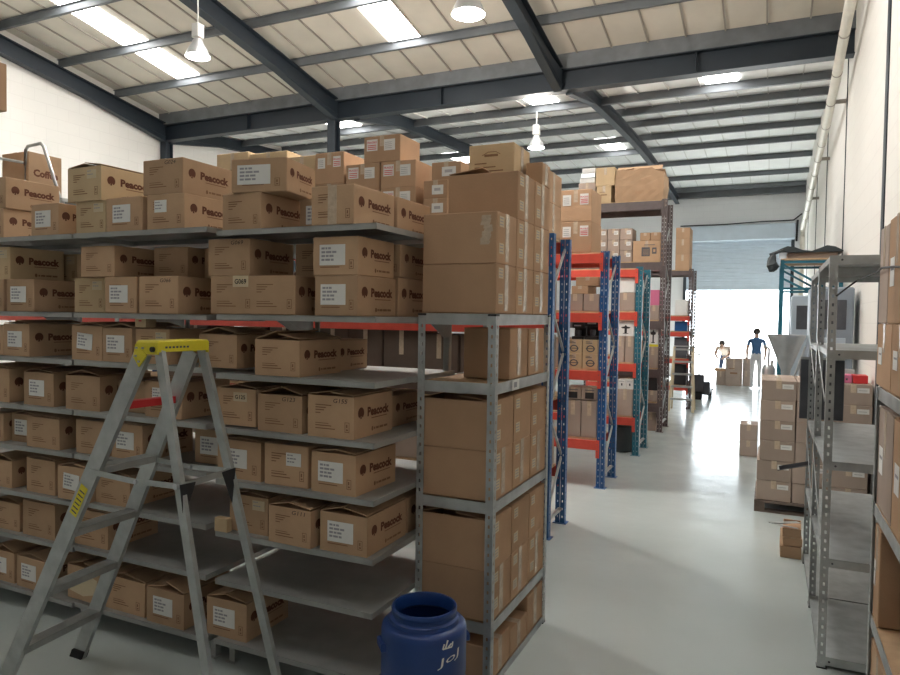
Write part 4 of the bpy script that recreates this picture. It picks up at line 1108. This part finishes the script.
# far stepladder and pallet truck
t = thing('stepladder', 'small pale stepladder against the last rack near the roller door', 'ladder', (-1.69, 15.70, 0))
for sx in (-.22, .22):
    mb = MB(); mb.bar((sx*1.12, -.22, 0), (sx*.85, .10, 1.40), .05, .03, YPAPER, (0, -1, 0)); mb.build('front_stile', t)
    mb = MB(); mb.bar((sx*1.1, .27, 0), (sx*.85, .13, 1.38), .03, .03, YPAPER, (0, 1, 0)); mb.build('rear_leg', t)
for k in range(5):
    f = (.19+.19*k); mb = MB(); mb.box(-.22*(1.1-.25*f), -.22+.32*f-.04, 1.4*f-.02, .22*(1.1-.25*f), -.22+.32*f+.05, 1.4*f+.02, ALU); mb.build('tread', t)
mb = MB(); mb.box(-.2, .03, 1.385, .2, .2, 1.41, ALU); mb.build('top_plate', t)
t = thing('pallet_truck', 'dark hand pallet truck parked by the far stepladder', 'truck', (-1.56, 18.4, 0))
for sx in (-.18, .18):
    mb = MB(); mb.box(sx-.08, -.2, .14, sx+.08, .95, .19, DGREY, c=.01); mb.build('fork', t)
    mb = MB(); mb.tube([(sx-.05, .85, .07), (sx+.05, .85, .07)], .07, RUBBER, 16); mb.build('wheel', t)
mb = MB(); mb.box(-.26, -.3, .12, .26, -.18, .45, DGREY, c=.02); mb.box(-.12, -.36, .2, .12, -.2, .62, DGREY, c=.02); mb.build('pump_housing', t)
mb = MB(); mb.tube([(-.08, -.3, .1), (.08, -.3, .1)], .1, RUBBER, 18); mb.build('wheel', t)
mb = MB(); mb.tube([(0, -.3, .55), (0, -.42, 1.12)], .022, DGREY)
mb.tube([(0, -.42, 1.12), (-.12, -.43, 1.17), (-.13, -.45, 1.28), (0, -.46, 1.32), (.13, -.45, 1.28), (.12, -.43, 1.17), (0, -.42, 1.12)], .018, DGREY); mb.build('handle', t)

# cartons standing in the doorway
GD = 'brown cartons standing before the roller door'
box_far('large brown carton with a printed line before the roller door', -1.18, -.72, 22.4, 0, .82, .45, GREYBX, GD, 'n')
box_far('brown carton right of the large one before the roller door', -.71, -.5, 22.6, 0, .46, .4, GREYBX, GD)
box_far('smaller carton stacked right of the large one before the roller door', -.71, -.45, 22.6, .461, .83, .4, GREYBX, GD)
box_far('low brown carton left of the large one before the roller door', -1.45, -1.19, 22.5, 0, .42, .4, GREYBX, GD)
box_far('flat wide carton on the low one before the roller door', -1.5, -1.19, 22.5, .421, .5, .4, KRAFT2, GD)

# ------------------------------------------------------------------ right-hand side of the aisle
def open_shelf(label, y0, y1, levels, x0=.30, x1=.86, h=2.37):
    t = thing('open_shelving', label, 'shelving', (0, 0, 0), 0, 'empty galvanised shelving on the right')
    for x, sx in ((x0, 1), (x1, -1)):
        for y, sy in ((y0, 1), (y1, -1)):
            p = angle_post('post', t, x, y, sx, sy, h, GALV, .042)
            mb = MB(); mb.box(x-.004*sx, y-.004*sy, 0, x+.05*sx, y+.05*sy, .008, BLACK); mb.build('foot', p)
    for z in levels:
        mb = MB(); mb.box(x0+.004, y0+.004, z-.003, x1-.004, y1-.004, z, GALV)
        for y in (y0+.003, y1-.006): mb.box(x0+.003, y, z-.05, x1-.003, y+.003, z, GALV)
        for x in (x0+.003, x1-.006): mb.box(x, y0+.006, z-.035, x+.003, y1-.006, z-.003, GALV)
        mb.build('shelf', t)
        mb = MB()
        for x in (x0+.06, x1-.06): mb.tube([(x, y0+.002, z-.025), (x, y0-.004, z-.025)], .006, DGREY, 8)
        mb.build('bolt', t)
    for s in (0, 1):
        mb = MB(); mb.bar((x0-.004, y0+.03, .75+.8*s), (x0-.004, y1-.03, 1.10+.8*s), .003, .03, GALV, (0, 0, 1)); mb.build('brace', t)
    return t
LVR = (2.37, 1.835, 1.20, .64, .07)
open_shelf('empty galvanised shelving on the right, nearer of two bays', 4.46, 5.42, LVR)
open_shelf('empty galvanised shelving on the right, further of two bays', 5.43, 6.38, (2.36, 1.82, 1.18, .62, .07), h=2.36)
mb = MB(); mb.box(.24, 6.39, 1.19, .56, 6.405, 1.70, DGREY, c=.004); mb.box(.24, 6.386, 1.68, .56, 6.41, 1.70, GALV); mb.box(.38, 6.382, 1.3, .40, 6.40, 1.6, GALV)
tag(mb.build('backing_panel'), 'dark grey panel fixed to the far end of the right-hand shelving', 'panel')
mb = MB(); mb.bar((.31, 6.0, .88), (.10, 6.1, .80), .06, .004, DGREY); mb.bar((.31, 6.03, .89), (.10, 6.13, .81), .004, .035, DGREY)
tag(mb.build('metal_bracket'), 'loose dark steel angle jutting from the right-hand shelving over the aisle', 'bracket')

# near rack of cartons at the right edge
CX = .472
t = thing('carton_rack', 'steel rack of brown cartons cut off by the right edge of the photo', 'rack', (0, 0, 0))
for y, sy in ((3.86, -1), (2.0, 1)):
    for x, sx in ((CX, 1), (.92, -1)): angle_post('post', t, x, y, sx, sy, 1.688, GALV, .042)
for z in (.06, .60, 1.135, 1.69):
    mb = MB(); mb.box(CX+.004, 2.01, z-.06, CX+.008, 3.85, z, GALV, c=.001); mb.box(.912, 2.01, z-.06, .916, 3.85, z, GALV); mb.box(CX+.006, 2.01, z-.012, .914, 3.85, z-.006, TIMBER)
    for y in (2.012, 3.845): mb.box(CX+.006, y, z-.06, .914, y+.004, z, GALV)
    mb.build('shelf', t)
GR = 'plain cartons on the rack at the right edge'
def rc(label, y1, d, z, h, m=KRAFT2, x0=.484, x1=.905, opn=0, lab=True):
    r_, w, d, h = carton(label, x0, x1, y1-d, z, h, d, bool(opn), False, m, GR)
    if opn: flap(r_, m, 'l', w, d, h, opn); flap(r_, m, 'r', w, d, h, max(4, opn-8))
    mb = MB(); mb.box(-w/2-.0016, -.025, h*.55, -w/2-.0004, .025, h, TAPE); mb.build('tape', r_)
    if lab:
        mb = MB(); mb.box(-w/2-.0018, d*.12, h*.35, -w/2-.0006, d*.38, h*.62, PAPER); mb.quad((-w/2-.002, d*.15, h*.5), (-w/2-.002, d*.33, h*.5), (-w/2-.002, d*.33, h*.53), (-w/2-.002, d*.15, h*.53), GREYTX); mb.build('paper_label', r_)
P3 = ['furthest', 'second', 'third', 'nearest']
for k in range(4):
    y1 = 3.83 - .44*k
    rc('brown carton at the right edge above the top beam, %s in lower row' % P3[k], y1+.14, .43, 1.691, .30)
    if k == 0: rc('narrow tall carton at the far end of the right-edge stack', 3.97, .26, 1.992, .46, GREYBX, lab=False)
    else: rc('big carton at the right edge in the upper row, %s' % P3[k], y1+.30, .43, 1.992, .47, KRAFT2)
    rc('brown carton at the right edge under the top beam, %s, flaps ajar' % P3[k], y1, .42, 1.136, .46, GREYBX if k == 0 else KRAFT2, opn=8)
    rc('brown carton at the right edge, third level down, %s' % P3[k], y1, (.17, .42, .42, .42)[k], .601, (.44, .34, .44, .44)[k], KRAFT2, x0=.70 if k == 1 else .484)
    rc('brown carton at the right edge on the lowest level, %s' % P3[k], y1, .42, .061, .42, KRAFT, opn=(10, 0, 12, 0)[k])
mb = MB(); mb.tube([(.335, 4.452, 2.14), (.39, 4.44, 2.19), (.43, 4.40, 2.225), (.468, 3.97, 2.24), (.465, 3.75, 2.25), (.465, 3.4, 2.23), (.467, 3.0, 2.20), (.465, 2.6, 2.2)], .005, BLACK, 6)
tag(mb.build('cord'), 'black cord draped across the cartons at the right edge', 'cord')

# pallet of cartons
t = thing('pallet', 'dark timber pallet under the block of cartons in the right of the aisle', 'pallet', (.42, 8.3, 0))
for x in (-.47, 0, .47):
    for y in (-.40, 0, .40):
        mb = MB(); mb.box(x-.05, y-.05, .022, x+.05, y+.05, .10, PALLET); mb.build('block', t)
for y in (-.40, 0, .40): mb = MB(); mb.box(-.52, y-.05, 0, .52, y+.05, .022, PALLET); mb.build('runner', t)
for k in range(6): mb = MB(); mb.box(-.52, -.46+.164*k, .10, .52, -.46+.164*k+.12, .125, PALLET); mb.build('top_board', t)
GP = 'cartons stacked on the pallet'
COLN = ['first', 'second', 'third']; LAYN = ['bottom', 'second', 'third', 'fourth', 'fifth', 'top']
random.seed(5)
for k in range(6):
    for i in range(3):
        for j in range(2):
            x0 = -.085 + .335*i + random.uniform(-.003, .003) + (.022 if k > 1 else 0); z = .126 + .2085*k
            box_far('carton on the pallet, %s layer, %s column from the aisle, %s row' % (LAYN[k], COLN[i], ('front', 'rear')[j]), x0, x0+.327, 7.86+.43*j+random.uniform(-.004, .004), z, z+.207, .42, GREYBX, GP, 'P' if j == 0 else '')
GQ = 'cartons on the floor behind the pallet'
for k in range(2): box_far('carton in the low stack behind the loaded pallet, %s' % ('lower', 'upper')[k], -.36, -.12, 10.95, .235*k, .235*k+.234, .4, GREYBX, GQ)
box_far('small red box on the pallet load behind the right-hand shelving', .77, .90, 7.95, 1.379, 1.46, .2, REDP, None, tape=False, name='box', cat='box')
box_far('small pink and white pack on the pallet load behind the right-hand shelving', .67, .76, 7.95, 1.379, 1.46, .2, PINK, None, 's', tape=False, name='box', cat='box')
# flattened cartons and loose strips on the floor
for k, (z0, h) in enumerate(((0, .10), (.101, .07), (.172, .075))):
    r_, w, d, h = carton('small low carton on the floor beside the right-hand shelving, %s of three' % ('bottom', 'middle', 'top')[k], .13+.01*k, .29, 6.42+.01*k, z0, h, .30, k == 2, False, KRAFT2, 'small low cartons by the shelving', (.0, .05, -.04)[k])
    if k < 2: tape_strip(r_, w, d, h, 't', .03)
mb = MB(); mb.bar((.05, 6.4, .285), (.27, 6.62, .262), .05, .004, GALV); mb.bar((.09, 6.4, .28), (.26, 6.44, .256), .03, .003, GALV)
tag(mb.build('shelf_strips'), 'loose galvanised strips lying on the small low cartons', 'strip')

# teal machine frame, hopper and cabinet further back on the right
t = thing('steel_gantry', 'teal steel gantry standing on the right near the roller door', 'frame', (0, 0, 0))
fx0, fx1, fy0, fy1, fh = .14, .88, 11.0, 12.2, 2.86
for x in (fx0, fx1):
    for y in (fy0, fy1): mb = MB(); mb.box(x-.025, y-.025, 0, x+.025, y+.025, fh, TEALP); mb.build('post', t)
for z in (fh-.03, 2.45):
    for a, b_ in (((fx0, fy0, z), (fx1, fy0, z)), ((fx0, fy1, z), (fx1, fy1, z)), ((fx0, fy0, z), (fx0, fy1, z)), ((fx1, fy0, z), (fx1, fy1, z))):
        mb = MB(); mb.bar(a, b_, .035, .035, TEALP); mb.build('rail', t)
for a, b_ in (((fx0, fy0, 2.8), (fx1, fy0, 2.35)), ((fx0, fy1, 2.8), (fx1, fy1, 2.35)), ((fx0, fy0, 2.6), (fx1, fy0, 2.2))):
    mb = MB(); mb.bar(a, b_, .03, .03, TEALP); mb.build('brace', t)
mb = MB(); mb.box(fx0-.02, fy0-.02, fh, fx1+.03, fy1+.02, fh+.02, TIMBER); mb.build('deck', t)
box_far('pinkish flat carton on top of the teal gantry', .2, .84, 11.1, fh+.021, fh+.11, .9, GREYBX, tape=False)
random.seed(9); mb = MB()
nx, ny = 9, 6; top_, bot_ = [], []
for i in range(nx):
    for j in range(ny):
        x = .10 + .80*i/(nx-1); y = 11.02 + 1.1*j/(ny-1)
        h_ = .125 + .05*math.sin(i*1.3)*math.cos(j*.9)*.6 + random.uniform(0, .03)
        top_.append((x, y, fh + h_ + .02)); bot_.append((x, y, fh + .112))
N_ = nx*ny; F_ = []
for i in range(nx-1):
    for j in range(ny-1):
        a = i*ny+j; F_ += [(a, a+1, a+ny+1, a+ny), (N_+a, N_+a+ny, N_+a+ny+1, N_+a+1)]
rim = [i*ny for i in range(nx)] + [(nx-1)*ny+j for j in range(1, ny)] + [i*ny+ny-1 for i in range(nx-2, -1, -1)] + [j for j in range(ny-2, 0, -1)]
for a, b_ in zip(rim, rim[1:]+rim[:1]): F_.append((a, b_, N_+b_, N_+a))
mb.raw(top_+bot_, F_, PLWRAP, None, True)
o0 = len(mb.v)
mb.lathe([(.03, .12), (.05, .06), (.06, .0), (.085, -.05), (.07, -.10), (.04, -.13), (.0, -.14)], PLWRAP, 9, Matrix.Translation((.02, 10.93, fh-.02)), cap1=False)
for v in mb.v[o0:]: v += Vector((random.uniform(-.03, .02), random.uniform(-.02, .02), random.uniform(-.025, .025)))
mb.bar((.0, 10.93, fh+.08), (.13, 11.04, fh+.145), .10, .03, PLWRAP)
tag(mb.build('plastic_sheet'), 'black plastic sheet thrown over the top of the teal gantry', 'sheet')
t = thing('hopper', 'steel cone hopper on legs beside the teal gantry', 'hopper', (.21, 10.35, 0))
mb = MB(); mb.lathe([(.055, 1.25), (.06, 1.33), (.225, 1.76), (.235, 1.775), (.235, 1.805), (.228, 1.805), (.222, 1.775), (.055, 1.335)], STAIN, 36, cap1=False); mb.build('cone', t)
mb = MB(); mb.lathe([(.085, 1.10), (.085, 1.24), (.06, 1.26)], DGREY, 20); mb.build('outlet', t)
mb = MB(); mb.box(-.14, -.12, .55, .14, .14, 1.10, DGREY, c=.015); mb.build('motor_box', t)
for sx in (-.17, .17):
    for sy in (-.15, .15): mb = MB(); mb.box(sx-.018, sy-.018, 0, sx+.018, sy+.018, 1.45, STAIN); mb.build('leg', t)
mb = MB(); mb.tube([(.06, -.12, 1.12), (.22, -.2, 1.66)], .013, STAIN, 8); mb.build('lever', t)
t = thing('control_cabinet', 'pale blue-grey machine cabinet seen through the right-hand shelving', 'cabinet', (.62, 13.3, 0))
mb = MB(); mb.box(-.3, -.3, 0, .3, .3, 2.42, SHUTM, c=.02); mb.build('housing', t)
mb = MB(); mb.box(-.22, -.305, 1.85, -.02, -.3, 2.25, DGREY, c=.002); mb.build('window', t)
mb = MB(); mb.box(.04, -.312, 1.75, .24, -.3, 2.3, PAPER, c=.004); mb.build('door', t)
mb = MB(); mb.box(.06, -.32, 1.95, .075, -.312, 2.1, BLACK); mb.build('handle', t)
t = thing('packing_machine', 'blue-grey packing machine on legs behind the empty right-hand shelving', 'machine', (.66, 9.6, 0))
MGREY = mat('blue_grey_machine_paint', (.27, .32, .38), .45, noise=.06, scale=6)
mb = MB(); mb.box(-.23, -.3, 1.42, .23, .3, 2.40, MGREY, c=.02); mb.build('housing', t)
mb = MB(); mb.box(-.25, -.32, 1.38, .25, .32, 1.44, STAIN, c=.005); mb.build('base_tray', t)
mb = MB(); mb.box(-.15, -.31, 1.9, .15, -.3, 2.25, DGREY, c=.003); mb.build('window', t)
mb = MB(); mb.box(-.15, -.308, 1.55, .15, -.3, 1.8, SHUTM, c=.003); mb.build('door', t)
for sx in (-.21, .21):
    for sy in (-.28, .28): mb = MB(); mb.box(sx-.02, sy-.02, 0, sx+.02, sy+.02, 1.38, STAIN); mb.build('leg', t)
t = thing('mixer', 'small steel mixer between the hopper and the roller door', 'machine', (.0, 13.2, 0))
mb = MB(); mb.lathe([(.09, .85), (.11, .9), (.11, 1.15), (.08, 1.22)], STAIN, 24); mb.build('drum', t)
for a in range(3): mb = MB(); mb.tube([(.13*math.cos(a*2.1), .13*math.sin(a*2.1), 0), (.09*math.cos(a*2.1), .09*math.sin(a*2.1), 1.0)], .02, STAIN, 8); mb.build('leg', t)
mb = MB(); mb.tube([(0, 0, 1.2), (0, 0, 1.5), (-.08, 0, 1.56)], .02, STAIN, 8); mb.build('spout', t)

# ------------------------------------------------------------------ people near the door
SKIN = mat('skin', (.50, .32, .24), .6); HAIR = mat('dark_hair', (.04, .03, .025), .7)
NAVY = mat('blue_shirt', (.05, .13, .28), .8, noise=.1, scale=12); LIGHTT = mat('pale_trousers', (.62, .62, .64), .8, noise=.06, scale=12); DARKT = mat('dark_blue_trousers', (.05, .08, .16), .8); TAN = mat('sand_shirt', (.52, .44, .38), .8)
def person(label, loc, rz, J, E, shirt, trousers, headpos, face):
    """one skin surface grown over a jointed skeleton; materials follow the nearest joint"""
    t = thing('person', label, 'person', loc, rz)
    names = list(J); me = D.meshes.new('body'); me.from_pydata([J[n_][0] for n_ in names], [(names.index(a), names.index(b_)) for a, b_ in E], [])
    o = D.objects.new('body', me); COL.objects.link(o)
    md = o.modifiers.new('skin', 'SKIN'); sd = me.skin_vertices[0].data
    for i, n_ in enumerate(names): sd[i].radius = (J[n_][1], J[n_][2]); sd[i].use_root = (n_ == 'pelvis')
    o.modifiers.new('smooth', 'SUBSURF').levels = 2
    bpy.context.view_layer.update()
    m2 = D.meshes.new_from_object(o.evaluated_get(bpy.context.evaluated_depsgraph_get()))
    D.objects.remove(o)
    for q in (SKIN, shirt, trousers, BLACK): m2.materials.append(q)
    code = {n_: J[n_][3] for n_ in names}
    for p in m2.polygons:
        c = p.center; best = min(names, key=lambda n_: (Vector(J[n_][0])-c).length - J[n_][1]*.6)
        p.material_index = code[best]; p.use_smooth = True
    b_ = link('body', m2, t)
    h = Vector(headpos); f = Vector(face).normalized()
    mb = MB(); mb.lathe([(.02, -.06), (.088, -.03), (.098, .03), (.085, .085), (.05, .118), (.0, .128)], HAIR, 18, Matrix.Translation(h - f*.022 + Vector((0, 0, .012))), cap0=False, cap1=False); mb.build('hair', t)
    mb = MB(); r = f.cross(Vector((0, 0, 1))).normalized()
    for s in (-1, 1):
        mb.lathe([(.0, -.01), (.01, 0), (.0, .01)], BLACK, 8, Matrix.Translation(h + f*.088 + r*s*.033 + Vector((0, 0, .0))), cap0=False, cap1=False)
    mb.bar(h + f*.088 + Vector((0, 0, -.062)) - r*.022, h + f*.088 + Vector((0, 0, -.062)) + r*.022, .006, .008, RED_TX); mb.build('face', t)
    return t
def limbs(J, E, s, sh, el, wr, hip, kn, an, toe, bare=True):
    q = 'l' if s < 0 else 'r'; a = 0 if bare else 1
    J[q+'sh'] = (sh, .055, .06, 1); J[q+'el'] = (el, .043, .043, a); J[q+'wr'] = (wr, .028, .032, 0)
    E += [('chest', q+'sh'), (q+'sh', q+'el'), (q+'el', q+'wr')]
    d = (Vector(wr)-Vector(el)).normalized(); palm = Vector(wr) + d*.07
    J[q+'palm'] = (tuple(palm), .022, .04, 0); E.append((q+'wr', q+'palm'))
    sd = d.cross(Vector((1, 0, 0))).normalized()
    for k in range(4):
        L = (.065, .078, .072, .055)[k]; b_ = palm + d*.03 + sd*(.026-.017*k); e = b_ + d*L + Vector((-s*.012, 0, 0))
        J[q+'f%da' % k] = (tuple(b_), .009, .009, 0); J[q+'f%db' % k] = (tuple(e), .007, .007, 0); E += [(q+'palm', q+'f%da' % k), (q+'f%da' % k, q+'f%db' % k)]
    th = palm + sd*.045 - d*.01; J[q+'th'] = (tuple(th), .01, .01, 0); J[q+'tip'] = (tuple(th + d*.045 + sd*.012), .008, .008, 0); E += [(q+'palm', q+'th'), (q+'th', q+'tip')]
    J[q+'hip'] = (hip, .085, .09, 2); J[q+'kn'] = (kn, .058, .06, 2); J[q+'an'] = (an, .04, .045, 2); J[q+'toe'] = (toe, .04, .035, 3)
    E += [('pelvis', q+'hip'), (q+'hip', q+'kn'), (q+'kn', q+'an'), (q+'an', q+'toe')]
def head(J, E, neck, top, mid, f):
    J['neck'] = (neck, .052, .055, 0); J['jaw'] = (tuple(Vector(mid) + Vector((0, 0, -.07)) + Vector(f)*.02), .062, .07, 0); J['head'] = (mid, .078, .09, 0); J['crown'] = (top, .06, .07, 0)
    J['nose'] = (tuple(Vector(mid) + Vector(f)*.105 + Vector((0, 0, -.03))), .012, .014, 0)
    E += [('chest', 'neck'), ('neck', 'jaw'), ('jaw', 'head'), ('head', 'crown'), ('head', 'nose')]
J = {'pelvis': ((0, 0, .93), .14, .11, 2), 'waist': ((0, 0, 1.10), .13, .10, 1), 'chest': ((0, -.01, 1.36), .155, .11, 1)}; E = [('pelvis', 'waist'), ('waist', 'chest')]
head(J, E, (0, 0, 1.49), (0, .02, 1.71), (0, .01, 1.62), (0, 1, 0))
for s in (-1, 1): limbs(J, E, s, (s*.19, 0, 1.40), (s*.25, -.03, 1.13), (s*.24, .08, .90), (s*.09, 0, .88), (s*.10, .02 + s*.05, .48), (s*.11, -.03 + s*.08, .08), (s*.12, .10 + s*.08, .045))
person('person in blue shirt and pale trousers walking out through the bright roller door', (-.337, 22.0, 0), .1, J, E, NAVY, LIGHTT, (0, .01, 1.62), (0, 1, 0))
J = {'pelvis': ((0, .12, .82), .135, .11, 2), 'waist': ((0, 0, .95), .125, .10, 1), 'chest': ((0, -.24, 1.08), .15, .105, 1)}; E = [('pelvis', 'waist'), ('waist', 'chest')]
head(J, E, (0, -.36, 1.13), (0, -.50, 1.25), (0, -.45, 1.18), (0, -.75, -.6))
for s in (-1, 1): limbs(J, E, s, (s*.18, -.25, 1.09), (s*.21, -.35, .87), (s*.12, -.52, .80), (s*.09, .10, .78), (s*.11, -.06, .44), (s*.11, .08, .08), (s*.12, -.06, .045))
person('person bending over the brown cartons in the bright roller doorway', (-1.30, 24.0, 0), -.15, J, E, TAN, DARKT, (0, -.45, 1.18), (0, -.75, -.6))
